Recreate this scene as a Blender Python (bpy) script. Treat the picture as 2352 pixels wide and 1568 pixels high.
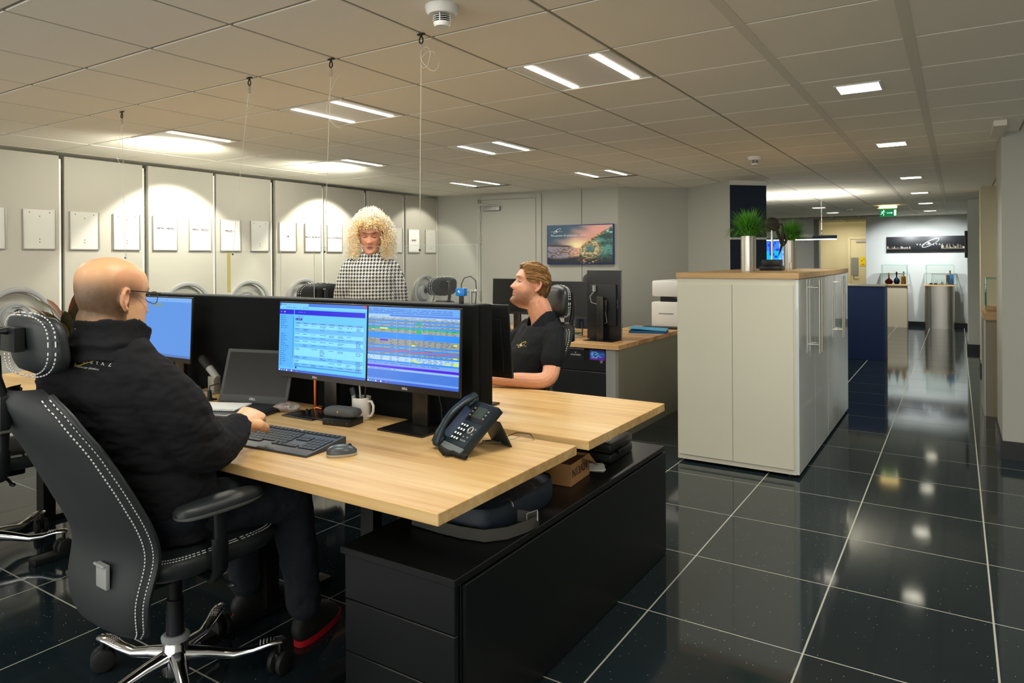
import bpy, bmesh, math, random
from mathutils import Vector, Matrix, Euler, noise
random.seed(7)
PI = math.pi
for o in list(bpy.data.objects): bpy.data.objects.remove(o)
SC = bpy.context.scene
COL = SC.collection

# ------------------------------------------------------------------ camera, world, exposure
cd = bpy.data.cameras.new('camera'); cam = bpy.data.objects.new('camera', cd); COL.objects.link(cam)
YAW, ROLL = 0.5698, 0.0057
cam.location = (0, 0, 1.4)
cam.matrix_world = Matrix.Translation((0, 0, 1.4)) @ Matrix.Rotation(YAW, 4, 'Z') @ Matrix.Rotation(PI/2, 4, 'X') @ Matrix.Rotation(-ROLL, 4, 'Z')
cd.sensor_fit = 'HORIZONTAL'; cd.sensor_width = 36
cd.lens = 1595.9 * 36 / 2352
cd.shift_x = 0
cd.shift_y = -(784 - 597.8) / 2352
cd.clip_start = 0.05; cd.clip_end = 100
SC.camera = cam
W = bpy.data.worlds.new('world'); SC.world = W; W.use_nodes = True
W.node_tree.nodes['Background'].inputs[0].default_value = (0.80, 0.80, 0.76, 1)
W.node_tree.nodes['Background'].inputs[1].default_value = 3.0
SC.view_settings.view_transform = 'Standard'; SC.view_settings.look = 'None'
SC.view_settings.exposure = 0.12; SC.view_settings.gamma = 1.0
SC.view_settings.use_curve_mapping = False
CZ = 2.274                                        # ceiling height
GX = lambda i: -2.254 + .5243*i                   # ceiling grid lines
GY = lambda j: 1.599 + .5247*j
WARM = (1.0, 0.955, 0.86)
def area(name, loc, sx, sy, power, color=WARM, rot=(0, 0, 0), spread=PI):
    l = bpy.data.lights.new(name, 'AREA'); l.shape = 'RECTANGLE'; l.size = sx; l.size_y = sy
    l.energy = power; l.color = color; l.spread = spread
    o = bpy.data.objects.new(name, l); COL.objects.link(o); o.location = loc; o.rotation_euler = rot
    return o
def spot(name, loc, target, power, angle, blend, color=WARM, r=.03):
    l = bpy.data.lights.new(name, 'SPOT'); l.energy = power; l.spot_size = angle; l.spot_blend = blend
    l.color = color; l.shadow_soft_size = r
    o = bpy.data.objects.new(name, l); COL.objects.link(o); o.location = loc
    o.rotation_euler = (Vector(target) - Vector(loc)).to_track_quat('-Z', 'Y').to_euler()
    return o
LED = [(1, 2), (-2, 2), (-2, 5), (-5, 5), (-5, 2), (-5, 8.7), (-2, 8.7), (1, -1), (4, -1), (-5, -1), (-2, -4), (1, -4)]  # the closing entries are unseen panels added to light the near desks
LUM = [(GX(i), GY(j)) for i, j in LED]
for k, (x, y) in enumerate(LUM):
    for dx in (.105, .43):
        area('led_strip_light', (x + dx, y + .26, CZ - .006), .035, .47, 6.0 if k not in (3, 4) else 8)
# spots added beside the mobile racks to shape rack-front scallops and the ceiling glow
for y, pw in ((3.60, 75), (5.38, 75), (6.95, 22)):
    spot('rack_scallop_helper', (-5.35, y, CZ - .03), (-5.95, y, 1.25), pw, math.radians(92), .25, (1, .96, .82))
for x, y in ((-4.98, 3.0), (-4.98, 4.5)):
    spot('ceiling_glow_helper', (x + .25, y, CZ - .14), (x - .1, y, CZ + .3), 46, math.radians(168), .9, (1, .97, .82), .05)
area('pendant_uplight', (-1.85, 10.16, 1.74), 1.0, .05, 26, (1, .97, .85), (PI, 0, 0))
area('pendant_downlight', (-1.8, 10.16, 1.655), 1.0, .04, 5, (.95, .97, 1.0))
DCELL = [(3, 4), (3, 8), (3, 13), (3, 17), (3, 21), (0, 21), (0, 24), (3, 25)]
DOWN = [(GX(i + .5), GY(j + .5)) for i, j in DCELL]
for x, y in DOWN:
    area('downlight', (x, y, CZ + .069), .12, .12, 7, (1, .95, .82), spread=math.radians(120))
for x, y in ((-3.6, 11.5), (-3.6, 14.5), (1.6, 4.0), (1.9, 9.0)): area('unseen_room_fill', (x, y, CZ - .01), .5, .5, 26, (1, .96, .86))  # added area lamps out of view, brightening the lounge and right side
area('corridor_light', (-2.2, 17.8, 2.2), .3, .3, 15, (1, .95, .8))
for x in (-1.0, -.3): spot('gallery_spot', (x, 15.3, 2.2), (x, 16.5, 1.0), 90, math.radians(95), .6, (.92, .97, 1.0))

# ------------------------------------------------------------------ helpers
def lin(c):
    return tuple(((v/255)/12.92 if v/255 <= .04045 else ((v/255 + .055)/1.055)**2.4) for v in c)
def mat(name, rgb, rough=.5, metal=0., emit=0., bump=0., bscale=60., spec=.5, coat=0., trans=0., ior=1.45, alpha=1.):
    m = bpy.data.materials.new(name); m.use_nodes = True
    nt = m.node_tree; b = nt.nodes['Principled BSDF']
    c = lin(rgb) + (1,)
    b.inputs['Base Color'].default_value = c
    b.inputs['Roughness'].default_value = rough; b.inputs['Metallic'].default_value = metal
    b.inputs['Specular IOR Level'].default_value = spec; b.inputs['Coat Weight'].default_value = coat
    b.inputs['Transmission Weight'].default_value = trans; b.inputs['IOR'].default_value = ior
    b.inputs['Alpha'].default_value = alpha
    if emit: b.inputs['Emission Color'].default_value = c; b.inputs['Emission Strength'].default_value = emit
    n = nt.nodes.new('ShaderNodeTexNoise'); tc = nt.nodes.new('ShaderNodeTexCoord')
    n.inputs['Scale'].default_value = bscale; n.inputs['Detail'].default_value = 4
    nt.links.new(tc.outputs['Object'], n.inputs['Vector'])
    if bump:
        bp = nt.nodes.new('ShaderNodeBump'); bp.inputs['Strength'].default_value = bump; bp.inputs['Distance'].default_value = .002
        nt.links.new(n.outputs['Fac'], bp.inputs['Height']); nt.links.new(bp.outputs['Normal'], b.inputs['Normal'])
    elif not emit and not trans and alpha == 1:      # slight procedural variation in gloss
        mr = nt.nodes.new('ShaderNodeMapRange'); mr.inputs['To Min'].default_value = rough*.9; mr.inputs['To Max'].default_value = min(1, rough*1.1)
        nt.links.new(n.outputs['Fac'], mr.inputs['Value']); nt.links.new(mr.outputs['Result'], b.inputs['Roughness'])
    return m
def ramp(nt, src, stops):
    r = nt.nodes.new('ShaderNodeValToRGB'); e = r.color_ramp.elements
    while len(e) < len(stops): e.new(.5)
    for k, (p, c) in enumerate(stops): e[k].position = p; e[k].color = lin(c) + (1,)
    nt.links.new(src, r.inputs[0]); return r
def wood(name, c0, c1, c2, axis=0, rough=.38, sc=1.0):
    m = mat(name, c1, rough); nt = m.node_tree; b = nt.nodes['Principled BSDF']
    tc = nt.nodes.new('ShaderNodeTexCoord'); mp = nt.nodes.new('ShaderNodeMapping')
    s = [38*sc]*3; s[axis] = 1.3*sc; mp.inputs['Scale'].default_value = s
    n = nt.nodes.new('ShaderNodeTexNoise'); n.inputs['Scale'].default_value = 1.; n.inputs['Detail'].default_value = 6; n.inputs['Roughness'].default_value = .6
    nt.links.new(tc.outputs['Object'], mp.inputs[0]); nt.links.new(mp.outputs[0], n.inputs['Vector'])
    mp2 = nt.nodes.new('ShaderNodeMapping'); s2 = [9*sc]*3; s2[axis] = .7*sc; mp2.inputs['Scale'].default_value = s2
    n2 = nt.nodes.new('ShaderNodeTexNoise'); n2.inputs['Scale'].default_value = 1.; n2.inputs['Detail'].default_value = 3
    nt.links.new(tc.outputs['Object'], mp2.inputs[0]); nt.links.new(mp2.outputs[0], n2.inputs['Vector'])
    mx = nt.nodes.new('ShaderNodeMath'); mx.operation = 'MULTIPLY_ADD'; mx.inputs[1].default_value = .5
    h = nt.nodes.new('ShaderNodeMath'); h.operation = 'MULTIPLY'; h.inputs[1].default_value = .5
    nt.links.new(n2.outputs['Fac'], h.inputs[0]); nt.links.new(n.outputs['Fac'], mx.inputs[0]); nt.links.new(h.outputs[0], mx.inputs[2])
    r = ramp(nt, mx.outputs[0], [(.36, c0), (.5, c1), (.64, c2)])
    nt.links.new(r.outputs[0], b.inputs['Base Color']); return m
def attr_mat(name, rough=.5, emit=0., spec=.5, sss=0.):
    m = mat(name, (200, 200, 200), rough, spec=spec); nt = m.node_tree; b = nt.nodes['Principled BSDF']
    a = nt.nodes.new('ShaderNodeAttribute'); a.attribute_name = 'tint'
    if emit:
        b.inputs['Base Color'].default_value = (0.002, 0.002, 0.004, 1)
        nt.links.new(a.outputs['Color'], b.inputs['Emission Color']); b.inputs['Emission Strength'].default_value = emit
    else: nt.links.new(a.outputs['Color'], b.inputs['Base Color'])
    if sss: b.inputs['Subsurface Weight'].default_value = sss; b.inputs['Subsurface Radius'].default_value = (.01, .004, .002)
    return m

class MB:
    def __init__(s): s.v = []; s.f = []; s.c = []; s.M = None
    def add(s, vs, fs, col=None):
        k = len(s.v)
        if s.M is not None: vs = [s.M @ Vector(p) for p in vs]
        s.v += [tuple(p) for p in vs]; s.f += [tuple(k + i for i in f) for f in fs]
        s.c += [col]*len(fs); return s
    def box(s, x0, x1, y0, y1, z0, z1, col=None):
        return s.add([(x0,y0,z0),(x1,y0,z0),(x1,y1,z0),(x0,y1,z0),(x0,y0,z1),(x1,y0,z1),(x1,y1,z1),(x0,y1,z1)],
              [(0,3,2,1),(4,5,6,7),(0,1,5,4),(1,2,6,5),(2,3,7,6),(3,0,4,7)], col)
    def cb(s, c, d, col=None):
        return s.box(c[0]-d[0]/2, c[0]+d[0]/2, c[1]-d[1]/2, c[1]+d[1]/2, c[2]-d[2]/2, c[2]+d[2]/2, col)
    def rings(s, R, closed=True, cap0=True, cap1=True, loop=False, col=None):
        n = len(R[0]); vs = [p for r in R for p in r]; fs = []
        m = len(R)
        for i in range(m if loop else m-1):
            a = i*n; b = ((i+1) % m)*n
            for j in range(n if closed else n-1):
                k = (j+1) % n; fs.append((a+j, a+k, b+k, b+j))
        if cap0 and not loop: fs.append(tuple(range(n-1, -1, -1)))
        if cap1 and not loop: fs.append(tuple((m-1)*n + j for j in range(n)))
        return s.add(vs, fs, col)
    def tube(s, pts, r, n=8, loop=False, caps=True, flat=1., up=None, col=None):
        pts = [Vector(p) for p in pts]; m = len(pts); R = []
        rr = r if isinstance(r, (list, tuple)) else [r]*m
        prev = None
        for i, p in enumerate(pts):
            if loop: t = pts[(i+1) % m] - pts[i-1]
            else: t = pts[min(i+1, m-1)] - pts[max(i-1, 0)]
            t = t.normalized() if t.length > 1e-9 else Vector((0, 0, 1))
            if up is not None: a = Vector(up)
            elif prev is not None: a = prev
            else: a = Vector((0, 0, 1)) if abs(t.z) < .9 else Vector((1, 0, 0))
            a = a - t*a.dot(t)
            if a.length < 1e-6: a = t.orthogonal()
            a.normalize(); b = t.cross(a); prev = a
            R.append([p + a*math.cos(q)*rr[i]*flat + b*math.sin(q)*rr[i] for q in [2*PI*j/n for j in range(n)]])
        return s.rings(R, loop=loop, cap0=caps, cap1=caps, col=col)
    def cyl(s, p0, p1, r0, r1=None, n=16, col=None):
        return s.tube([p0, p1], [r0, r0 if r1 is None else r1], n, col=col)
    def lathe(s, prof, n=24, c=(0, 0, 0), caps=True, col=None):
        R = [[(c[0]+r*math.cos(2*PI*j/n), c[1]+r*math.sin(2*PI*j/n), c[2]+z) for j in range(n)] for r, z in prof]
        return s.rings(R, cap0=caps, cap1=caps, col=col)
    def sph(s, c, r, n=14, m=9, rot=None, col=None):
        if not isinstance(r, (tuple, list)): r = (r, r, r)
        R = []
        for i in range(1, m):
            a = PI*i/m
            ring = [Vector((r[0]*math.sin(a)*math.cos(2*PI*j/n), r[1]*math.sin(a)*math.sin(2*PI*j/n), -r[2]*math.cos(a))) for j in range(n)]
            if rot is not None: ring = [rot @ p for p in ring]
            R.append([p + Vector(c) for p in ring])
        top = Vector((0, 0, r[2])); top = (rot @ top if rot is not None else top)
        k = len(R[0]); vs = [p for q in R for p in q] + [Vector(c) - top, Vector(c) + top]; fs = []
        for i in range(len(R)-1):
            for j in range(k): fs.append((i*k+j, i*k+(j+1) % k, (i+1)*k+(j+1) % k, (i+1)*k+j))
        for j in range(k):
            fs.append((len(vs)-2, (j+1) % k, j)); fs.append((len(vs)-1, (len(R)-1)*k+j, (len(R)-1)*k+(j+1) % k))
        return s.add(vs, fs, col)
    def limb(s, pts, rad, n=14):                       # smooth tapering limb with rounded ends
        P = [Vector(p) for p in pts]; out = []; rr = []
        m = len(P)
        for i in range(m-1):
            p0 = P[max(i-1, 0)]; p1 = P[i]; p2 = P[i+1]; p3 = P[min(i+2, m-1)]
            for k in range(6):
                t = k/6
                q = .5*((2*p1) + (p2-p0)*t + (2*p0-5*p1+4*p2-p3)*t*t + (3*p1-p0-3*p2+p3)*t**3)
                out.append(q); rr.append(rad[i]*(1-t) + rad[i+1]*t)
        out.append(P[-1]); rr.append(rad[-1])
        d0 = (out[0]-out[1]).normalized(); d1 = (out[-1]-out[-2]).normalized()
        a = []; ar = []
        for k in (80, 60, 35): t = math.radians(k); a.append(out[0]+d0*rr[0]*math.sin(t)); ar.append(rr[0]*math.cos(t))
        b = []; br = []
        for k in (35, 60, 80): t = math.radians(k); b.append(out[-1]+d1*rr[-1]*math.sin(t)); br.append(rr[-1]*math.cos(t))
        return s.tube(a+out+b, ar+rr+br, n)
    def loft(s, ell, n=28, p=2.):                       # ell: (centre, rx, ry, right, fwd)
        R = []
        for c, rx, ry, a, b in ell:
            c = Vector(c); a = Vector(a).normalized(); b = Vector(b).normalized(); ring = []
            for j in range(n):
                q = 2*PI*j/n; cc, ss = math.cos(q), math.sin(q)
                ring.append(c + a*rx*math.copysign(abs(cc)**(2/p), cc) + b*ry*math.copysign(abs(ss)**(2/p), ss))
            R.append(ring)
        return s.rings(R)
    def mesh(s, name, origin=(0, 0, 0)):
        o = Vector(origin); me = bpy.data.meshes.new(name)
        me.from_pydata([Vector(p)-o for p in s.v], [], s.f); me.update(); return me
    def build(s, name, m, parent=None, bevel=0., seg=2, smooth=35, label=None, origin=(0, 0, 0), fix=True):
        me = s.mesh(name, origin)
        if fix or bevel:
            bm = bmesh.new(); bm.from_mesh(me)
            if fix: bmesh.ops.recalc_face_normals(bm, faces=bm.faces)
            if bevel:
                ed = [e for e in bm.edges if len(e.link_faces) == 2 and e.calc_face_angle(0) > .6]
                bmesh.ops.bevel(bm, geom=ed, offset=bevel, segments=seg, profile=.6, affect='EDGES', clamp_overlap=True)
            bm.to_mesh(me); bm.free()
        if any(c is not None for c in s.c) and not bevel:
            a = me.attributes.new('tint', 'FLOAT_COLOR', 'FACE')
            for i, c in enumerate(s.c): a.data[i].color = (lin(c) if c else (0, 0, 0)) + (1,)
        if smooth:
            for p in me.polygons: p.use_smooth = True
            me.set_sharp_from_angle(angle=math.radians(smooth))
        me.materials.append(m)
        o = bpy.data.objects.new(name, me); COL.objects.link(o)
        if parent is not None: o.parent = parent
        if label: o['label'] = label
        return o
def tag(o, label, cat, group=None):
    o['label'] = label; o['category'] = cat
    if group: o['group'] = group
    return o
def thing(name, label, cat, loc=(0, 0, 0), rz=0., group=None):
    o = bpy.data.objects.new(name, None); COL.objects.link(o); o.empty_display_size = .05
    o.location = loc; o.rotation_euler = (0, 0, rz); return tag(o, label, cat, group)
def struct(o): o['kind'] = 'structure'; return o
def dup(root, loc, rz, label=None):
    r = root.copy(); COL.objects.link(r); r.location = loc; r.rotation_euler = (0, 0, rz)
    if label: r['label'] = label
    for ch in list(root.children):
        c = ch.copy(); COL.objects.link(c); c.parent = r
        for g in ch.children:
            d = g.copy(); COL.objects.link(d); d.parent = c
    return r
def text(s, size, m, parent, loc, rot, name='lettering', ext=.0004, align='CENTER', sp=1., bold=0.):
    cu = bpy.data.curves.new('t', 'FONT'); cu.body = s; cu.size = size; cu.extrude = ext
    cu.align_x = align; cu.align_y = 'CENTER'; cu.space_character = sp; cu.resolution_u = 2; cu.offset = bold
    to = bpy.data.objects.new('t', cu); COL.objects.link(to)
    me = bpy.data.meshes.new_from_object(to.evaluated_get(bpy.context.evaluated_depsgraph_get()))
    bpy.data.objects.remove(to); bpy.data.curves.remove(cu)
    me.materials.clear(); me.materials.append(m)
    o = bpy.data.objects.new(name, me); COL.objects.link(o); o.location = loc; o.rotation_euler = rot
    if parent is not None: o.parent = parent
    return o
FACE_Y = (PI/2, 0, 0)           # readable from -y
FACE_X = (PI/2, 0, PI/2)        # readable from +x
def emblem(parent, loc, rot, w, ring, globe, word, mring, mglobe, mword, t=.0006, tail=None):
    mx = Matrix.Translation(loc) @ Matrix.Rotation(rot[2], 4, 'Z') @ Matrix.Rotation(rot[1], 4, 'Y') @ Matrix.Rotation(rot[0], 4, 'X')
    b = MB(); b.M = mx
    pts = []; rr = []
    for k in range(40):
        a = 2*PI*k/40 + .3; x = math.cos(a)*w*.36; y = math.sin(a)*w*.10
        c, s_ = math.cos(.5), math.sin(.5); pts.append((x*c-y*s_+w*.03, x*s_+y*c+w*.02, t)); rr.append(w*(.006+.012*abs(math.sin(a/2+.6))))
    b.tube(pts, rr, 6, loop=True, flat=.3, up=(0, 0, 1)); b.build('emblem_ring', mring, parent)
    b = MB(); b.M = mx; b.sph((-w*.03, -w*.02, t), (w*.06, w*.075, w*.012), 12, 7); b.build('emblem_globe', mglobe, parent)
    L = mx @ Vector((0, -w*.05, t*1.5))
    text(word, w*.11, mword, parent, L, rot, sp=1.9)
    made = [parent.children[-1]] if False else []
    if tail: text(tail, w*.07, mword, parent, mx @ Vector((0, -w*.19, t)), rot)
def conform(objs, target, O, rot, lift=.0012):
    """stitch flat lettering onto a garment"""
    from mathutils.bvhtree import BVHTree
    me = target.data; bvh = BVHTree.FromPolygons([v.co for v in me.vertices], [p.vertices for p in me.polygons])
    for o in objs:
        mw = Matrix.Translation(o.location) @ o.rotation_euler.to_matrix().to_4x4(); o.data = o.data.copy()
        for v in o.data.vertices:
            p = mw @ v.co; nn = Euler(rot).to_matrix() @ Vector((0, 0, 1)); hit, n, i, d = bvh.ray_cast(p + nn*.12, -nn)
            if hit: v.co = hit + n*(lift + .0004*((v.index % 2)))
        o.location = (0, 0, 0); o.rotation_euler = (0, 0, 0)
def garment_spot(target, O, origin, direction):
    from mathutils.bvhtree import BVHTree
    me = target.data; bvh = BVHTree.FromPolygons([v.co for v in me.vertices], [p.vertices for p in me.polygons])
    return bvh.ray_cast(Vector(origin) - Vector(O), Vector(direction).normalized())
def remesh(b, vox, smooth_it=3, disp=None):
    """one continuous skin over overlapping shapes"""
    me = b.mesh('tmp'); o = bpy.data.objects.new('tmp', me); COL.objects.link(o)
    md = o.modifiers.new('r', 'REMESH'); md.mode = 'VOXEL'; md.voxel_size = vox
    if smooth_it: sm = o.modifiers.new('s', 'SMOOTH'); sm.factor = .5; sm.iterations = smooth_it
    out = bpy.data.meshes.new_from_object(o.evaluated_get(bpy.context.evaluated_depsgraph_get()))
    bpy.data.objects.remove(o); bpy.data.meshes.remove(me)
    if disp:
        nr = [v.normal.copy() for v in out.vertices]
        for v, n_ in zip(out.vertices, nr): v.co += n_*disp(v.co)
    for p in out.polygons: p.use_smooth = True
    return out
def put(me, name, m, parent, origin, label=None, colorf=None):
    if colorf:
        a = me.attributes.new('tint', 'FLOAT_COLOR', 'POINT')
        for i, v in enumerate(me.vertices): a.data[i].color = tuple(colorf(v.co)) + (1,)
    o = Vector(origin)
    for v in me.vertices: v.co -= o
    me.materials.clear(); me.materials.append(m)
    ob = bpy.data.objects.new(name, me); COL.objects.link(ob); ob.parent = parent
    if label: ob['label'] = label
    return ob

# ------------------------------------------------------------------ materials
M = {}
M['ceil'] = mat('ceiling_tile', (240, 236, 222), .95, bump=.25, bscale=220)
M['tee'] = mat('ceiling_tee', (222, 218, 204), .6)
M['tee_shadow'] = mat('shadow_toned_tee', (150, 146, 132), .7)  # shadow of the tile gaps painted into a darker tee colour
M['wall'] = mat('wall_paint', (178, 178, 168), .9, bump=.08, bscale=200)
M['rack'] = mat('rack_enamel', (178, 175, 164), .6)
M['wallc'] = mat('wall_cream', (206, 197, 166), .9)
M['wallb'] = mat('wall_cool', (206, 209, 204), .9)
M['wallg'] = mat('wall_grey', (130, 134, 132), .9)
M['navy'] = mat('navy_panel', (26, 40, 62), .45)
M['blue'] = mat('navy_counter', (18, 44, 92), .6)
M['white'] = mat('white_lacquer', (208, 206, 188), .5)
M['gloss'] = mat('white_gloss', (205, 212, 212), .06, coat=.5)
M['grout'] = mat('floor_grout', (176, 177, 166), .7)
M['black'] = mat('black_laminate', (11, 14, 15), .36, bump=.05, bscale=300)
M['blackp'] = mat('black_plastic', (22, 24, 26), .35)
M['fabric'] = mat('divider_fabric', (16, 19, 20), .95, bump=.5, bscale=500, spec=.2)
M['leather'] = mat('chair_leather', (38, 42, 44), .42, bump=.12, bscale=260)
M['leatherd'] = mat('chair_back_shell', (44, 47, 49), .6, bump=.1, bscale=200)
M['stitch'] = mat('white_stitching', (215, 218, 220), .7)
M['chrome'] = mat('polished_aluminium', (225, 226, 230), .13, 1.)
M['steel'] = mat('brushed_steel', (200, 196, 186), .28, 1., bump=.05, bscale=90)
M['silver'] = mat('silver_paint', (165, 165, 160), .4, .6)
M['dsteel'] = mat('dark_steel', (70, 68, 66), .3, .9)
M['greypl'] = mat('grey_plastic', (150, 152, 152), .4)
M['whitepl'] = mat('white_plastic', (232, 232, 226), .35)
M['rubber'] = mat('rubber', (26, 27, 27), .6)
M['wood'] = wood('beech_desk', (192, 151, 94), (212, 174, 115), (226, 195, 141), 0)
M['woody'] = wood('beech_desk_edge', (176, 132, 84), (196, 152, 100), (208, 168, 116), 1)
M['wood3'] = wood('streaked_desk', (146, 98, 56), (196, 150, 96), (222, 182, 130), 0, sc=.55)
M['top'] = wood('cabinet_top_wood', (178, 140, 92), (198, 162, 112), (212, 178, 130), 0)
M['paper'] = mat('paper', (238, 238, 234), .8)
M['ink'] = mat('ink', (25, 25, 28), .7)
M['txtw'] = mat('white_print', (235, 235, 235), .5)
M['tray'] = mat('holder_acrylic', (206, 206, 198), .3)
M['led'] = mat('led_diffuser', (255, 250, 238), .5, emit=6.)
M['glow'] = mat('warm_lamp', (255, 226, 150), .5, emit=5.)
M['green'] = mat('exit_green', (0, 130, 80), .5, emit=.55)
M['greenw'] = mat('exit_white', (225, 255, 240), .5, emit=.9)
M['screenoff'] = mat('screen_off', (22, 22, 20), .22)
M['screen'] = attr_mat('lit_screen', .25, emit=1.0)
M['print'] = attr_mat('printed_picture', .4, emit=.8)
M['skin'] = attr_mat('skin', .42, sss=.08)
M['fleece'] = mat('black_fleece', (30, 30, 33), .95, bump=.7, bscale=420, spec=.25)
M['polo'] = mat('black_cotton', (22, 26, 30), .85, bump=.3, bscale=500, spec=.3)
M['jeans'] = mat('dark_denim', (20, 26, 33), .85, bump=.5, bscale=400)
M['red'] = mat('red_sole', (190, 24, 34), .5)
M['yellow'] = mat('yellow_thread', (240, 208, 40), .6)
M['bluet'] = mat('blue_thread', (80, 150, 210), .6)
M['copper'] = mat('copper_tube', (205, 120, 70), .25, 1.)
M['card'] = mat('cardboard', (176, 128, 80), .85, bump=.1)
M['cardd'] = mat('cardboard_inside', (90, 60, 36), .9)
M['felt'] = mat('grey_felt', (84, 86, 86), .95, bump=.9, bscale=350)
M['nylon'] = mat('navy_nylon', (26, 36, 48), .55, bump=.2, bscale=300)
M['web'] = mat('grey_webbing', (66, 66, 60), .85, bump=.6, bscale=600)
M['ceramic'] = mat('white_ceramic', (214, 212, 206), .2)
M['phone'] = mat('phone_body', (30, 42, 48), .32)
M['phonel'] = mat('phone_lip', (105, 112, 112), .35)
M['key'] = mat('keycap', (38, 42, 46), .5)
M['kbd'] = mat('keyboard_body', (56, 60, 66), .45)
M['mouse'] = mat('mouse_shell', (70, 76, 80), .3)
M['mousel'] = mat('mouse_skirt', (176, 168, 150), .4)
M['folder'] = mat('blue_folder', (46, 150, 200), .45)
M['folderd'] = mat('blue_folder_inside', (20, 96, 150), .45)
M['camblue'] = mat('blue_gadget', (20, 120, 200), .35)
M['grass1'] = mat('grass_blade', (104, 178, 56), .55)
M['grass2'] = mat('grass_blade_dark', (62, 136, 40), .55)
M['leafr'] = mat('cordyline_leaf', (62, 62, 44), .4)
M['leafe'] = mat('cordyline_edge', (98, 62, 44), .5)
M['pot'] = mat('dark_pot', (52, 50, 48), .5)
M['soil'] = mat('soil', (50, 38, 28), .95)
M['bronze'] = mat('dark_bronze', (52, 44, 36), .5, .3, bump=.8, bscale=120)
M['hairb'] = attr_mat('blond_brown_hair', .45)
M['curl'] = attr_mat('curly_hair', .5)
M['lens'] = mat('spectacle_lens', (200, 215, 220), .05, trans=.9)
M['wire'] = mat('nylon_wire', (225, 220, 205), .4)
M['plast_red'] = mat('clear_bag_red', (196, 120, 116), .3)
M['plast_clr'] = mat('clear_bag', (190, 180, 176), .15, alpha=.55)
M['amber'] = mat('amber_bottle', (210, 130, 20), .15)
M['redb'] = mat('red_bottle', (120, 16, 24), .12)
M['blueb'] = mat('blue_bottle', (20, 34, 70), .12)
M['gold'] = mat('gold_cap', (230, 205, 130), .2, .9)
M['yel'] = mat('yellow_sign', (224, 196, 30), .6)
M['eye'] = mat('eye_white', (186, 170, 160), .3)
M['iris'] = mat('iris', (60, 70, 80), .2)
M['tape'] = mat('yellow_tape', (210, 196, 90), .6, alpha=.6)
def glassy(name, rgb, tint=.92, ior=1.02, fres=.06):
    m = bpy.data.materials.new(name); m.use_nodes = True; nt = m.node_tree; nt.nodes.clear()
    o = nt.nodes.new('ShaderNodeOutputMaterial'); mx = nt.nodes.new('ShaderNodeMixShader')
    t = nt.nodes.new('ShaderNodeBsdfTransparent'); g = nt.nodes.new('ShaderNodeBsdfGlossy')
    t.inputs[0].default_value = tuple(c*tint for c in lin(rgb)) + (1,); g.inputs['Roughness'].default_value = .02
    f = nt.nodes.new('ShaderNodeFresnel'); f.inputs[0].default_value = 1.25
    nt.links.new(f.outputs[0], mx.inputs[0]); nt.links.new(t.outputs[0], mx.inputs[1]); nt.links.new(g.outputs[0], mx.inputs[2])
    nt.links.new(mx.outputs[0], o.inputs[0]); return m
M['acrylic'] = glassy('clear_acrylic', (252, 254, 252), .985)
M['glass'] = glassy('display_glass', (251, 254, 252), .985)
M['acredge'] = mat('acrylic_edge', (196, 206, 196), .2, alpha=.35)
def floor_mat():
    m = mat('black_quartz', (13, 16, 18), .07, spec=.55); nt = m.node_tree; b = nt.nodes['Principled BSDF']
    geo = nt.nodes.new('ShaderNodeNewGeometry')
    v = nt.nodes.new('ShaderNodeTexVoronoi'); v.inputs['Scale'].default_value = 95
    nt.links.new(geo.outputs['Position'], v.inputs['Vector'])
    sep = nt.nodes.new('ShaderNodeSeparateColor'); nt.links.new(v.outputs['Color'], sep.inputs[0])
    g = nt.nodes.new('ShaderNodeMath'); g.operation = 'GREATER_THAN'; g.inputs[1].default_value = .90; nt.links.new(sep.outputs[0], g.inputs[0])
    l = nt.nodes.new('ShaderNodeMath'); l.operation = 'LESS_THAN'; l.inputs[1].default_value = .11; nt.links.new(v.outputs['Distance'], l.inputs[0])
    mu = nt.nodes.new('ShaderNodeMath'); mu.operation = 'MULTIPLY'; nt.links.new(g.outputs[0], mu.inputs[0]); nt.links.new(l.outputs[0], mu.inputs[1])
    n = nt.nodes.new('ShaderNodeTexNoise'); n.inputs['Scale'].default_value = 420; nt.links.new(geo.outputs['Position'], n.inputs['Vector'])
    r = ramp(nt, n.outputs['Fac'], [(.35, (16, 25, 30)), (.75, (38, 50, 56))])
    mx = nt.nodes.new('ShaderNodeMix'); mx.data_type = 'RGBA'; mx.inputs[7].default_value = (.9, .95, .95, 1)
    nt.links.new(mu.outputs[0], mx.inputs[0]); nt.links.new(r.outputs[0], mx.inputs[6]); nt.links.new(mx.outputs[2], b.inputs['Base Color'])
    return m
M['floor'] = floor_mat()
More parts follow.
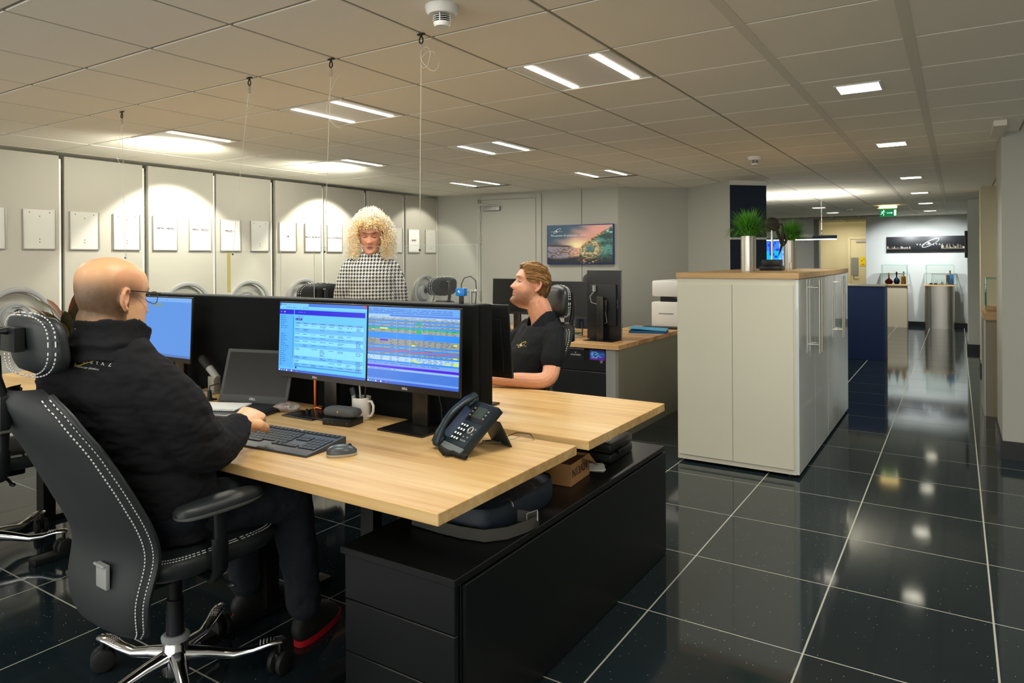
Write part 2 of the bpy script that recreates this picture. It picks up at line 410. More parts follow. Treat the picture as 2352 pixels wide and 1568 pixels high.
def houndstooth():
    m = mat('houndstooth_wool', (220, 220, 220), .85); nt = m.node_tree; b = nt.nodes['Principled BSDF']
    tc = nt.nodes.new('ShaderNodeTexCoord'); sp = nt.nodes.new('ShaderNodeSeparateXYZ'); nt.links.new(tc.outputs['Object'], sp.inputs[0])
    def mth(op, a, c=None, c2=None):
        x = nt.nodes.new('ShaderNodeMath'); x.operation = op
        for i, q in enumerate((a, c, c2)):
            if q is None: continue
            if isinstance(q, (int, float)): x.inputs[i].default_value = q
            else: nt.links.new(q, x.inputs[i])
        return x.outputs[0]
    S = 8/.0225
    u = mth('ADD', sp.outputs[0], mth('MULTIPLY', sp.outputs[1], .55))
    i = mth('FLOOR', mth('MULTIPLY', u, S)); j = mth('FLOOR', mth('MULTIPLY', sp.outputs[2], S))
    wa = mth('LESS_THAN', mth('FLOORED_MODULO', i, 8), 4); we = mth('LESS_THAN', mth('FLOORED_MODULO', j, 8), 4)
    tw = mth('LESS_THAN', mth('FLOORED_MODULO', mth('ADD', i, j), 4), 2)
    v = mth('ADD', mth('MULTIPLY', tw, wa), mth('MULTIPLY', mth('SUBTRACT', 1, tw), we))
    mx = nt.nodes.new('ShaderNodeMix'); mx.data_type = 'RGBA'
    mx.inputs[6].default_value = (.72, .72, .70, 1); mx.inputs[7].default_value = (.012, .012, .016, 1)
    nt.links.new(v, mx.inputs[0]); nt.links.new(mx.outputs[2], b.inputs['Base Color']); return m
M['hound'] = houndstooth()

# ------------------------------------------------------------------ setting: floor
X0, X1, Y0, Y1 = -7.3, 3.2, -3.2, 19.2
fl = struct(MB().box(X0, X1, Y0, Y1, -.12, -.0009).build('floor', M['grout']))
FX = lambda i: -1.0466 + .5788*i
FY = lambda j: 2.627 + .6055*j
tb = MB().box(.0035, .5753, .0035, .602, -.0039, 0); tile0 = tb.mesh('floor_tile'); tile0.materials.append(M['floor'])
rest = MB(); n_ = 0
for i in range(-11, 8):
    for j in range(-10, 28):
        x, y = FX(i), FY(j)
        if x < X0 or x + .58 > X1 or y < Y0 or y > Y1 - .6: continue
        if (-1.7 < x < 1.3 and .8 < y < 17.2) or (y < 2.4 and y > .3 and -4.8 < x < 0):
            o = bpy.data.objects.new('floor_tile', tile0); COL.objects.link(o); o.parent = fl; o.location = (x, y, 0); n_ += 1
        else: rest.box(x + .0028, x + .576, y + .0028, y + .6027, -.0039, 0)
rt = rest.build('distant_floor_tiles', M['floor'], fl); rt['kind'] = 'stuff'

# ------------------------------------------------------------------ setting: ceiling
ce = struct(MB().box(X0, X1, Y0, Y1, CZ + .2, CZ + .3).build('ceiling', M['ceil']))
tb = MB().box(.007, .517, .007, .5177, 0, .02)
tm = tb.build('ceiling_tile', M['ceil'], ce, bevel=.002, seg=1, smooth=0); proto = tm.data; bpy.data.objects.remove(tm)
taken = set((int(i), int(round(j))) for i, j in LED) | set(DCELL)
rest = MB(); n_ = 0
for j in range(-9, 34):
    for i in range(-9, 10):
        if (i, j) in taken: continue
        x, y = GX(i), GY(j)
        if x < X0 - .3 or x > X1 - .4 or y < Y0 or y > Y1: continue
        if y > 15.6 and x < -1.6: continue
        vis = (-7 <= i <= 6 and -2 <= j <= 19 and y > -1.6*x - 6 and y > 1.55*x + .1)
        if vis and n_ < 296:
            o = bpy.data.objects.new('ceiling_tile', proto); COL.objects.link(o); o.parent = ce; o.location = (x, y, CZ); n_ += 1
        else: rest.box(x + .007, x + .517, y + .007, y + .5177, CZ, CZ + .02)
rt = rest.build('distant_ceiling_tiles', M['ceil'], ce); rt['kind'] = 'stuff'
for i in range(-9, 10):
    if not X0 < GX(i) < X1: continue
    w = .02 if i in (3, 4) else .012
    MB().box(GX(i) - w, GX(i) + w, Y0, Y1, CZ - .0015 if i in (3, 4) else CZ + .003, CZ + .05).build('ceiling_tee', M['tee' if i in (3, 4) else 'tee_shadow'], ce)
for j in range(-8, 34):
    MB().box(X0, X1, GY(j) - .009, GY(j) + .009, CZ + .004, CZ + .05).build('cross_tee', M['tee_shadow'], ce)

# ------------------------------------------------------------------ setting: walls
def wall(name, pts, m, z0=0, z1=CZ + .02, th=.1, thing_=False):
    b = MB()
    (xa, ya), (xb, yb) = pts; d = Vector((xb-xa, yb-ya, 0)).normalized(); nn = Vector((-d.y, d.x, 0))*th
    p = [Vector((xa, ya, 0)), Vector((xb, yb, 0)), Vector((xb, yb, 0)) + nn, Vector((xa, ya, 0)) + nn]
    b.add([(q.x, q.y, z0) for q in p] + [(q.x, q.y, z1) for q in p], [(0,3,2,1),(4,5,6,7),(0,1,5,4),(1,2,6,5),(2,3,7,6),(3,0,4,7)])
    return struct(b.build(name, m))
P0, P1, P2, P3, P4 = (-6.2, 7.40), (-3.42, 7.70), (-2.763, 8.30), (-2.121, 7.80), (-1.804, 8.126)
wall('wall_left', [(-7.2, Y0), (-7.2, 7.6)], M['wall'], th=.1)
wall('wall_back', [P0, P1], M['wall'])
wall('wall_recess_left', [P1, P2], M['wall'])
wall('wall_recess_right', [P2, P3], M['wall'], th=.12)
wn = wall('wall_column_navy', [P3, P4], M['navy'], z1=CZ - .04, th=.12)
MB().box(0, 1, 0, 1, 0, 1)
dv = Vector((P4[0]-P3[0], P4[1]-P3[1], 0)).normalized(); nv = Vector((dv.y, -dv.x, 0))
b = MB()
for z0, z1 in ((CZ - .05, CZ), (1.618, 1.642)):
    a = Vector((P3[0], P3[1], 0)) + nv*.006; e = Vector((P4[0], P4[1], 0)) + nv*.006; c = e - nv*.01; d = a - nv*.01
    b.add([(q.x, q.y, z0) for q in (a, e, c, d)] + [(q.x, q.y, z1) for q in (a, e, c, d)], [(0,3,2,1),(4,5,6,7),(0,1,5,4),(1,2,6,5),(2,3,7,6),(3,0,4,7)])
b.build('aluminium_strip', M['whitepl'], wn)
wall('wall_column_rear', [P4, (-3.0, 9.3)], M['wall'], th=.1)
wall('wall_far_left', [(-6.5, 16.6), (-2.565, 16.6)], M['wallb'], th=.2)
wall('wall_lounge_left', [(-6.5, 8.0), (-6.5, 16.7)], M['wall'])
wall('wall_corridor_left', [(-2.565, 16.6), (-2.9, 18.7)], M['wallc'], th=.1)
wall('wall_corridor_end', [(-3.2, 18.62), (-1.0, 18.62)], M['wallc'])
wall('wall_far', [(-1.64, 16.6), (1.6, 16.6)], M['wallb'], th=.1)
wall('wall_corridor_right', [(-1.60, 16.7), (-1.60, 18.7)], M['wallc'], th=.05)
wall('wall_right', [(2.9, 17.0), (2.9, Y0)], M['wall'], th=.1)
struct(MB().box(-2.565, -1.64, 16.58, 16.68, 2.235, CZ + .02).build('trim_lintel', M['wallc']))
b = MB(); b.box(-2.66, -2.567, 16.50, 16.6, 0, CZ); struct(b.build('trim_grey_pilaster', M['wallg']))
struct(MB().box(-1.64, .6, 16.578, 16.6, 0, .09).build('baseboard_far', M['black']))
def pillar(name, x0, x1, y0, y1, m, base=.10):
    o = struct(MB().box(x0, x1, y0, y1, 0, CZ + .02).build(name, m))
    MB().box(x0 - .012, x1 + .012, y0 - .012, y1 + .012, 0, base).build('baseboard', M['black'], o)
    return o
pillar('wall_pillar_near', .262, 1.1, 5.92, 6.7, M['wall'], .125)
pillar('wall_pillar_middle', .245, 1.2, 10.3, 10.9, M['wallc'])
pillar('wall_pillar_far', .135, 1.2, 12.5, 13.2, M['wallb'])
struct(MB().box(.20, .27, 5.40, 5.92, CZ - .035, CZ).build('trim_ceiling_edge', M['tee']))
# aluminium cover strip and door on the back wall
dw = Vector((P1[0]-P0[0], P1[1]-P0[1], 0)).normalized(); WA = math.atan2(dw.y, dw.x)
def onback(x): t = (x - P0[0])/(P1[0]-P0[0]); return (x, P0[1] + t*(P1[1]-P0[1]), 0)
p = onback(-3.885); o = struct(MB().box(-.045, .0, -.006, .01, 0, CZ).build('trim_1', M['wall'])); o.location = p; o.rotation_euler = (0, 0, WA)
MB().box(0, .008, -.002, .01, 0, CZ).build('seam', M['wallg'], o)
d = bpy.data.objects.new('door_1', None); COL.objects.link(d); d['kind'] = 'structure'
p = onback(-5.28); d.location = p; d.rotation_euler = (0, 0, WA)
MB().box(.0, .79, -.012, .02, 0, 2.185).build('door_leaf', M['wall'], d)
b = MB(); b.box(-.075, -.008, -.02, .02, 0, 2.25); b.box(.80, .87, -.02, .02, 0, 2.25); b.box(-.0075, .7995, -.02, .02, 2.195, 2.25); b.build('door_frame', M['wall'], d, bevel=.004)
for z in (1.98, 1.68, .95, .2):
    h = MB().cyl((-.005, -.022, z - .055), (-.005, -.022, z + .055), .011, n=10).build('hinge', M['silver'], d)
    MB().cyl((-.005, -.022, z - .06), (-.005, -.022, z - .053), .013, n=10).build('hinge_tip', M['steel'], h)
c = MB().box(.06, .30, -.075, -.013, 2.05, 2.105).build('door_closer', M['silver'], d, bevel=.006)
b = MB(); b.tube([(.22, -.05, 2.11), (.05, -.16, 2.125), (-.03, -.03, 2.20)], .009, 6); b.build('closer_arm', M['silver'], c)
b = MB(); b.cyl((.72, -.05, 1.02), (.72, -.01, 1.02), .02); b.tube([(.72, -.05, 1.02), (.60, -.05, 1.02)], .009, 8); b.build('door_handle', M['steel'], d)
# door at the end of the cream corridor
d = bpy.data.objects.new('door_2', None); COL.objects.link(d); d['kind'] = 'structure'; d.location = (-2.2, 18.6, 0)
MB().box(.03, .75, -.02, .0, 0, 1.86).build('door_leaf', M['wallc'], d)
b = MB(); b.box(-.03, .028, -.04, .0, 0, 1.93); b.box(.752, .80, -.04, .0, 0, 1.93); b.box(.028, .752, -.04, .0, 1.865, 1.93); b.build('door_frame', M['wallc'], d)
MB().box(.04, .2, -.03, -.02, 1.0, 1.42).build('letter_plate', M['wallg'], d)
MB().box(.15, .42, -.06, -.02, 1.79, 1.84).build('door_closer', M['silver'], d)
b = MB(); b.cyl((.09, -.07, .98), (.09, -.02, .98), .014, n=8); b.tube([(.09, -.07, .98), (.2, -.07, .98)], .011, 6); b.build('door_handle', M['steel'], d)

# ------------------------------------------------------------------ ceiling lights
def lum(k):
    x, y = LUM[k]; labels = {
        0: 'recessed LED ceiling panel nearest the camera, upper middle of the photo',
        1: 'recessed LED ceiling panel above the desks, left of the nearest one',
        2: 'recessed LED ceiling panel over the standing woman, next row back',
        3: 'overexposed LED ceiling panel above the racks behind the standing woman',
        4: 'overexposed LED ceiling panel by the racks, upper left of the photo',
        5: 'small far LED ceiling panel above the white wall door',
        6: 'small far LED ceiling panel above the wave picture screen'}
    t = thing('ceiling_light', labels.get(k, 'added LED ceiling panel out of view ' + ['over the near desk end', 'right of the photographer', 'above the left chair', 'behind the photographer on the left', 'behind the photographer on the right'][k-7 if k > 6 else 0]), 'ceiling light', (x, y, CZ), 0, 'recessed LED ceiling panels')
    b = MB(); b.box(.012, .512, .012, .5127, .001, .03); b.build('panel', M['whitepl'], t)
    b = MB()
    for q in ((.008, .516, .008, .014), (.008, .516, .511, .517), (.008, .014, .014, .511), (.510, .516, .014, .511)): b.box(*q, -.004, .004)
    b.build('frame', M['tee'], t)
    for dx in (.105, .43): MB().box(dx - .018, dx + .018, .025, .495, -.003, .004).build('led_strip', M['led'], t, bevel=.0015, seg=1)
for k in range(len(LUM)): lum(k)
for k, (x, y) in enumerate(DOWN):
    nm = ['nearest', 'second nearest', 'third nearest', 'fourth nearest', 'fifth nearest'][k] + ' square recessed downlight in the row over the corridor' if k < 5 else \
        ['square downlight right of the pendant wire, nearer of two', 'square downlight above the cream corridor opening', 'farthest square downlight before the gallery wall'][k-5]
    t = thing('downlight', nm, 'ceiling light', (x, y, CZ), 0, 'square recessed downlights')
    h = .095; b = MB()
    for q in ((-.255, .255, -.255, -h), (-.255, .255, h, .255), (-.255, -h, -h, h), (h, .255, -h, h)): b.box(*q, 0, .02)
    b.build('surround', M['ceil'], t)
    b = MB()
    for q in ((-h-.012, h+.012, -h-.012, -h), (-h-.012, h+.012, h, h+.012), (-h-.012, -h, -h, h), (h, h+.012, -h, h)): b.box(*q, -.005, .004)
    b.build('frame', M['whitepl'], t, bevel=.002, seg=1)
    b = MB(); v = [(sx*h, sy*h, 0) for sx, sy in ((-1,-1),(1,-1),(1,1),(-1,1))] + [(sx*.06, sy*.06, .07) for sx, sy in ((-1,-1),(1,-1),(1,1),(-1,1))]
    b.add(v, [(0,1,5,4),(1,2,6,5),(2,3,7,6),(3,0,4,7)]); b.build('reflector', M['whitepl'], t, smooth=0, fix=False)
    MB().box(-.06, .06, -.06, .06, .07, .075).build('lamp', M['glow'] if k > 8 else M['led'], t)
def detector(x, y, s, label):
    t = thing('smoke_detector', label, 'smoke detector', (x, y, CZ))
    b = MB().lathe([(.001, -.03*s), (.046*s, -.03*s), (.056*s, -.018*s), (.058*s, 0), (.001, 0)], 28); b.build('mounting_base', M['whitepl'], t)
    b = MB().lathe([(.001, -.070*s), (.024*s, -.070*s), (.029*s, -.062*s), (.030*s, -.056*s), (.001, -.056*s)], 24); b.build('sensor_cap', M['whitepl'], t)
    b = MB().lathe([(.001, -.0555*s), (.022*s, -.0555*s), (.022*s, -.0305*s), (.001, -.0305*s)], 20); b.build('sensor_core', M['blackp'], t)
    for z in (-.050, -.043, -.036):
        b = MB().lathe([(.030*s, z*s-.0015), (.031*s, z*s), (.024*s, z*s)], 24, caps=False); b.build('cage_ring', M['whitepl'], t)
    for a in range(4):
        q = a*PI/2 + .4; b = MB().cyl((.029*s*math.cos(q), .029*s*math.sin(q), -.056*s), (.029*s*math.cos(q), .029*s*math.sin(q), -.03*s), .002*s, n=6); b.build('cage_post', M['whitepl'], t)
detector(-1.488, 1.885, 1.0, 'white round smoke detector on the ceiling at the top edge of the photo')
detector(-1.453, 6.13, 1.0, 'small white smoke detector on the ceiling above the tall white cabinet')
detector(-1.6, 13.6, .8, 'tiny far smoke detector left of the green exit sign')

# ------------------------------------------------------------------ mobile racks along the left wall
RX = -5.95
WORDS = {2: ('FB790 / FB954', 'FB955 / FB2223'), 3: ('FB2225 / ...', None), 4: ('HR', 'BACK ORDER INT'), 5: ('OLD TENDERS NL', None), 7: ('RECEPT', None)}
RL = ['cut off by the left edge of the photo', 'with two empty holders left of the bald man', 'whose holders read FB790 / FB954 and FB955 / FB2223',
      'whose left holder reads FB2225', 'whose left holder reads HR', 'directly behind the curly-haired woman', 'right of the curly-haired woman', 'last of the row beside the white door wall']
def rack(k):
    y0 = 2.715 + .6735*(k-1); off = [.0, .012, .0, .02, .0, .02, .004, .0][k]
    t = thing('mobile_rack', 'white mobile shelving rack ' + RL[k], 'shelving rack', (RX - off, y0, 0), 0, 'mobile racks along the left wall')
    MB().box(-1.05, -.045, .03, .625, .05, 2.16).build('rack_body', M['white'], t, bevel=.004, seg=1)
    MB().box(-.04, 0, .012, .642, .05, 2.245).build('end_panel', M['rack'], t, bevel=.003, seg=1)
    MB().box(-.05, -.006, .643, .658, .05, 2.22).build('edge_profile', M['whitepl'], t)
    MB().box(-1.0, -.04, .04, .61, 0, .049).build('plinth', M['blackp'], t)
    for side, (a, c) in enumerate(((.045, .275), (.385, .615))):
        h = MB().box(.001, .008, a, c, 1.505, 1.812).build('label_holder', M['tray'], t, bevel=.002, seg=1)
        b = MB(); b.box(.008, .016, a, a+.006, 1.505, 1.812); b.box(.008, .016, c-.006, c, 1.505, 1.812); b.box(.008, .016, a+.006, c-.006, 1.505, 1.513)
        b.build('holder_rim', M['silver'], h)
        w = WORDS.get(k, (None, None))[side]
        if w:
            MB().box(.0082, .0092, a+.014, c-.014, 1.525, 1.80).build('paper_label', M['paper'], h)
            text(w, .026 if len(w) < 16 else .022, M['ink'], h, (.0098, (a+c)/2, 1.70 if k < 4 else 1.665), FACE_X, bold=.0009)
        else:
            b = MB()
            for z, dy in ((1.79, -.07), (1.79, .07), (1.76, 0), (1.585, 0), (1.562, 0)): b.cyl((.008, (a+c)/2+dy, z), (.0095, (a+c)/2+dy, z), .004, n=8)
            b.build('pin_hole', M['dsteel'], h)['kind'] = 'stuff'
    cy, cz, R = .327, .985, .218
    b = MB(); b.tube([(.075, cy + R*math.cos(q), cz + R*math.sin(q)) for q in [2*PI*i/40 for i in range(40)]], .020, 8, loop=True, flat=.7, up=(1, 0, 0))
    wh = b.build('handwheel', M['greypl'], t)
    b = MB(); b.M = Matrix.Translation((.0, cy, cz)) @ Matrix.Rotation(PI/2, 4, 'Y')
    b.lathe([(.001, .0), (.118, .0), (.12, .02), (.105, .035), (.100, .032), (.09, .05), (.001, .055)], 30); b.build('wheel_hub', M['greypl'], wh)
    b = MB(); b.sph((.055, cy+.01, cz+.03), (.018, .038, .045), 16, 8); b.build('grip_recess', M['blackp'], wh)
    b = MB(); b.M = Matrix.Translation((.0, cy, cz)) @ Matrix.Rotation(PI/2, 4, 'Y')
    b.lathe([(.001, .0), (.203, .0), (.206, .012), (.202, .03), (.19, .016), (.12, .010), (.001, .010)], 36); b.build('wheel_dish', M['wall'], wh)
    text('SONATA', .018, M['ink'], wh, (.0555, cy, cz+.085), FACE_X)
for k in range(8): rack(k)

# ------------------------------------------------------------------ desks
def desk(name, label, x0, x1, y0, y1, z, m=None, th=.034, metal=True, group=None):
    t = thing(name, label, 'desk', ((x0+x1)/2, (y0+y1)/2, 0), 0, group); w = (x1-x0)/2; d = (y1-y0)/2
    MB().box(-w, w, -d, d, z - th, z).build('desktop', m or M['wood'], t, bevel=.0015, seg=1)
    if metal:
        b = MB(); b.box(-w+.12, w-.12, -.02, .02, z-th-.05, z-th-.001); fr = b.build('under_frame', M['silver'], t)
        for sx in (-1, 1):
            x = sx*(w-.62)
            b = MB(); b.box(x-.04, x+.04, -.03, .03, .03, .40); b.build('leg', M['dsteel'], t)
            b = MB(); b.box(x-.03, x+.03, -.022, .022, .40, z-th-.001); b.build('leg_inner_column', M['dsteel'], t)
            b = MB(); b.box(x-.035, x+.035, -d+.08, d-.08, .0, .03); b.build('foot', M['blackp'], t, bevel=.006)
    return t
desk('desk', 'beech desk with two lit monitors and desk phone, nearest the camera', -2.96, -1.143, 1.42, 2.204, .74)
desk('desk', 'beech desk behind the black divider, in front of the blond man', -2.95, -1.124, 2.262, 3.035, .745)
desk('desk', 'beech desk with the potted plant, left of the bald man', -4.80, -2.985, 1.42, 2.204, .74)
desk('desk', 'beech desk behind the divider before the standing woman, mostly hidden', -4.80, -2.975, 2.262, 3.035, .745)
# desk in the back with grey side panel
t = thing('desk', 'streaky wood desk with grey side panel and blue folder near the white cabinet', 'desk', (-2.19, 4.93, 0))
L_ = [(-1.75, 0), (0, 0), (0, 1.62), (-.54, 1.62), (-.54, 1.06), (-1.75, 1.06)]
MB().rings([[(x, y, z) for x, y in L_] for z in (.705, .74)]).build('desktop', M['wood3'], t, bevel=.0015, seg=1)
MB().box(-.035, -.012, .02, 1.60, 0, .704).build('side_panel', mat('grey_laminate', (128, 126, 114), .4), t)
MB().box(-.118, -.036, .02, .045, 0, .704).build('front_leg_panel', M['silver'], t)
MB().box(-1.69, -.60, .80, .82, .45, .704).build('modesty_panel', M['silver'], t)
MB().box(-1.74, -1.70, .03, 1.03, 0, .704).build('side_panel', M['silver'], t)
# black pedestal with drawers under it
t = thing('drawer_pedestal', 'black drawer pedestal with round lock under the streaky wood desk', 'cabinet', (-2.52, 4.97, 0))
MB().box(-.28, .20, .02, .75, .02, .695).build('body', M['black'], t)
for a, z0, z1 in ((0, .52, .69), (1, .27, .515), (2, .03, .265)):
    dr = MB().box(-.28, .20, 0, .019, z0, z1).build('drawer', M['black'], t, bevel=.003, seg=1)
    if a == 0:
        b = MB(); b.cyl((.165, -.006, .60), (.165, 0, .60), .012); b.build('lock', M['chrome'], dr)
t2 = thing('sticker', 'black sticker with white lettering on the drawer pedestal', 'sticker', (-2.525, 4.968, .60))
MB().box(-.13, .02, -.0015, 0, .0, .09).build('sheet', M['blackp'], t2); MB().box(-.13, .02, -.002, 0, .088, .092).build('edge_strip', M['txtw'], t2)
text('X\nSCHAAPEN', .018, M['txtw'], t2, (-.055, -.003, .05), FACE_Y)
t2 = thing('sticker', 'purple and blue sticker on the drawer pedestal beside the silver leg', 'sticker', (-2.39, 4.968, .61))
b = MB()
for k in range(9): b.box(-.065, .065, -.0015, 0, .009*k, .009*k+.009, [(90,30,120),(80,34,130),(60,50,140),(40,60,140),(36,80,150),(30,90,140),(34,60,120),(30,40,90),(26,30,70)][k])
b.build('sheet', M['print'], t2); b = MB()
for k in range(14): x = -.058+random.random()*.09; z = .015+.009*(k % 6); b.box(x, x+.02, -.002, -.0016, z, z+.004, (120, 190, 230))
b.build('print_lines', M['print'], t2)

# ------------------------------------------------------------------ black divider
t = thing('desk_divider', 'long black fabric desk divider behind the monitors', 'divider', (-2.8, 2.26, 0))
MB().box(-1.25, 1.198, -.05, .0, .55, 1.222).build('front_screen', M['fabric'], t, bevel=.008)
MB().box(-1.25, 1.198, .0015, .09, .748, 1.222).build('rear_screen', M['fabric'], t, bevel=.008)
MB().box(-1.24, 1.185, -.03, .07, 1.2221, 1.2245).build('top_welt', M['felt'], t)
# hanging acrylic sheets, wires and hooks
def sheet(x0, x1, z0, z1, label):
    t = thing('acrylic_screen', label, 'screen', ((x0+x1)/2, 2.262, z0)); w = (x1-x0)/2; h = z1-z0
    MB().add([(-w, 0, 0), (w, 0, 0), (w, 0, h), (-w, 0, h)], [(0, 1, 2, 3)]).build('sheet', M['acrylic'], t, fix=False)
    b = MB(); b.box(-w-.001, w+.001, -.002, .002, h, h+.0015); b.box(w, w+.0018, -.002, .002, 0, h); b.box(-w-.0018, -w, -.002, .002, 0, h)
    b.build('polished_edge', M['acredge'], t); return t
sheet(-4.2, -2.80, 1.228, 1.455, 'clear acrylic sheet hanging above the divider behind the bald man')
sheet(-2.56, -1.615, 1.228, 1.465, 'clear acrylic sheet hanging above the divider in front of the woman')
t = thing('tape_strip', 'yellowed tape strip on the acrylic sheet left of centre', 'tape', (-3.22, 2.26, 1.24))
MB().box(0, .028, -.001, 0, 0, .21).build('strip', M['tape'], t)
HK = [(-4.054, 2.164), (-2.815, 2.10), (-2.265, 2.10), (-1.728, 2.06)]
BT = [(-4.21, 1.43), (-3.176, 1.442), (-2.489, 1.447), (-1.912, 1.448)]
for k in range(4):
    x, y = HK[k]; n_ = ['leftmost', 'second from left', 'third from left', 'rightmost'][k]
    t = thing('hanging_wire', n_ + ' thin wire with dark clip hook hanging from the ceiling', 'wire', (x, y, CZ - .002), 0, 'wires holding the acrylic sheets')
    b = MB(); b.box(-.016, .016, -.005, .005, -.006, 0); b.cyl((0, 0, -.005), (0, 0, -.014), .005, n=8)
    b.tube([(.009*math.cos(q), 0, -.026 + .013*math.sin(q)) for q in [2*PI*i/16 for i in range(16)]], .0028, 6, loop=True); b.build('hook', M['dsteel'], t)
    b = MB(); b.cyl((0, 0, -.042), (0, 0, -.075), .0055, n=8); b.build('clear_clamp', M['plast_clr'], t)
    e = Vector((BT[k][0]-x, 2.262-y, BT[k][1]-CZ))
    MB().tube([(0, 0, -.04), e*.5 + Vector((0, 0, 0)), e], .0011, 5).build('wire', M['wire'], t)
    MB().sph(e, .005, 8, 6).build('end_bead', M['dsteel'], t)
    rnd = random.Random(k+3); b = MB(); pts = []
    for i in range(26):
        q = i*.5; R = .035 + .012*math.sin(i*.7+k); pts.append((R*math.cos(q)+.02*(k-1.5), .02*math.sin(q*.7), -.09 + R*math.sin(q) - (.008*i if k in (0, 2) else .001*i)))
    b.tube(pts, .0008, 4); b.build('loose_wire_end', M['wire'], t)
# ------------------------------------------------------------------ black low cabinet
t = thing('low_cabinet', 'long low black cabinet with drawers beneath the desk ends', 'cabinet', (-1.40, 2.37, 0))
MB().box(-.228, .212, -.795, .80, .0, .488).build('body', M['black'], t, bevel=.002, seg=1)
MB().box(-.228, .222, -.835, .812, .4895, .512).build('top_panel', M['black'], t, bevel=.002, seg=1)
MB().box(.2125, .226, -.79, .81, .004, .484).build('side_panel', M['black'], t, bevel=.002, seg=1)
for z0, z1 in ((.345, .4855), (.18, .342), (.015, .177)):
    MB().box(-.225, .208, -.818, -.797, z0, z1).build('drawer', M['black'], t, bevel=.0025, seg=1)
# things under the desk ends
t = thing('cardboard_box', 'open cardboard box with handwritten code on the low black cabinet', 'box', (-1.40, 2.46, .513), math.radians(4))
b = MB(); b.box(-.16, .12, -.06, -.057, 0, .085); b.box(.117, .12, -.057, .13, 0, .085); b.box(-.16, .117, .127, .13, 0, .085); b.box(-.16, -.157, -.057, .127, 0, .085); b.box(-.157, .117, -.057, .127, 0, .004)
b.build('carton', M['card'], t)
b = MB(); b.add([(.12, .13, .085), (.12, .05, .085), (.165, .06, .075), (.15, .155, .03)], [(0, 1, 2, 3)]); b.add([(.119, .13, .085), (.119, .05, .085), (.164, .06, .076), (.149, .155, .031)], [(3, 2, 1, 0)]); b.build('flap', M['card'], t)
b = MB(); b.box(-.15, .115, -.05, .12, .06, .075); b.build('contents', M['cardd'], t)
text('N13A24', .045, M['ink'], t, (.1206, .03, .045), (PI/2, 0, PI/2))
t = thing('tool_case', 'black plastic tool case on the far end of the low cabinet', 'case', (-1.40, 2.86, .513), math.radians(2))
for z0, z1, nm in ((0, .042, 'lower_shell'), (.044, .085, 'upper_shell')): MB().box(-.19, .13, -.10, .16, z0, z1).build(nm, M['blackp'], t, bevel=.012)
MB().box(.02, .10, -.08, -.02, .0851, .0865).build('case_label', M['dsteel'], t)
b = MB(); b.box(.131, .142, -.03, .05, .03, .05); b.build('latch', M['blackp'], t, bevel=.003)
t = thing('paper_sheets', 'loose grey and white sheets between cardboard box and tool case', 'papers', (-1.36, 2.66, .513), .35)
for k in range(3): o = MB().box(-.12, .10, -.05, .05, .0012*k, .0012*k+.0009).build('sheet', M['paper'] if k else M['greypl'], t); o.rotation_euler = (0, 0, .12*k)
t = thing('laptop_bag', 'dark navy shoulder bag with silver zipper pull and webbing strap on the low cabinet', 'bag', (-1.405, 2.04, .513))
b = MB(); b.loft([((0, 0, z), .16*s, .235*s, (1, 0, 0), (0, 1, 0)) for z, s in ((0, .94), (.02, 1), (.06, 1.0), (.085, .96), (.098, .84), (.10, .5))], 40, p=5); b.build('bag_body', M['nylon'], t)
b = MB(); b.tube([(.155*math.copysign(abs(math.cos(q))**.4, math.cos(q)), .23*math.copysign(abs(math.sin(q))**.4, math.sin(q)), .086) for q in [2*PI*i/48 for i in range(48)]], .004, 6, loop=True); b.build('piping', M['phone'], t)
b = MB(); b.tube([(.02, .10, .103), (.05, .12, .104), (.075, .125, .10)], .004, 6, flat=.5); b.sph((.08, .125, .099), (.010, .006, .004)); b.build('zipper_pull', M['chrome'], t)
b = MB(); b.tube([(.145 + .022*math.cos(q), -.11 + .0*q, .075 + .022*math.sin(q)) for q in [PI*i/10 for i in range(11)]], .003, 6); b.build('strap_ring', M['chrome'], t)
P = [(-.14, -.262, .022), (-.02, -.268, .021), (.07, -.266, .021), (.15, -.25, .021), (.20, -.195, .022), (.226, -.12, .024), (.236, -.06, .026), (.228, -.045, .03), (.205, -.07, .035), (.178, -.10, .045)]
R_ = [[Vector(p) + Vector((0, 0, -.019)), Vector(p) + Vector((.0, 0, .019)), Vector(p) + Vector((-.0022, .0022, .019)), Vector(p) + Vector((-.0022, .0022, -.019))] for p in P]
b = MB(); b.rings(R_); b.build('shoulder_strap', M['web'], t, smooth=60)
b = MB(); b.tube([(.222, -.115, .03), (.222, -.115, .064), (.236, -.07, .064), (.236, -.07, .03)], .0028, 6); b.build('buckle', M['chrome'], t)
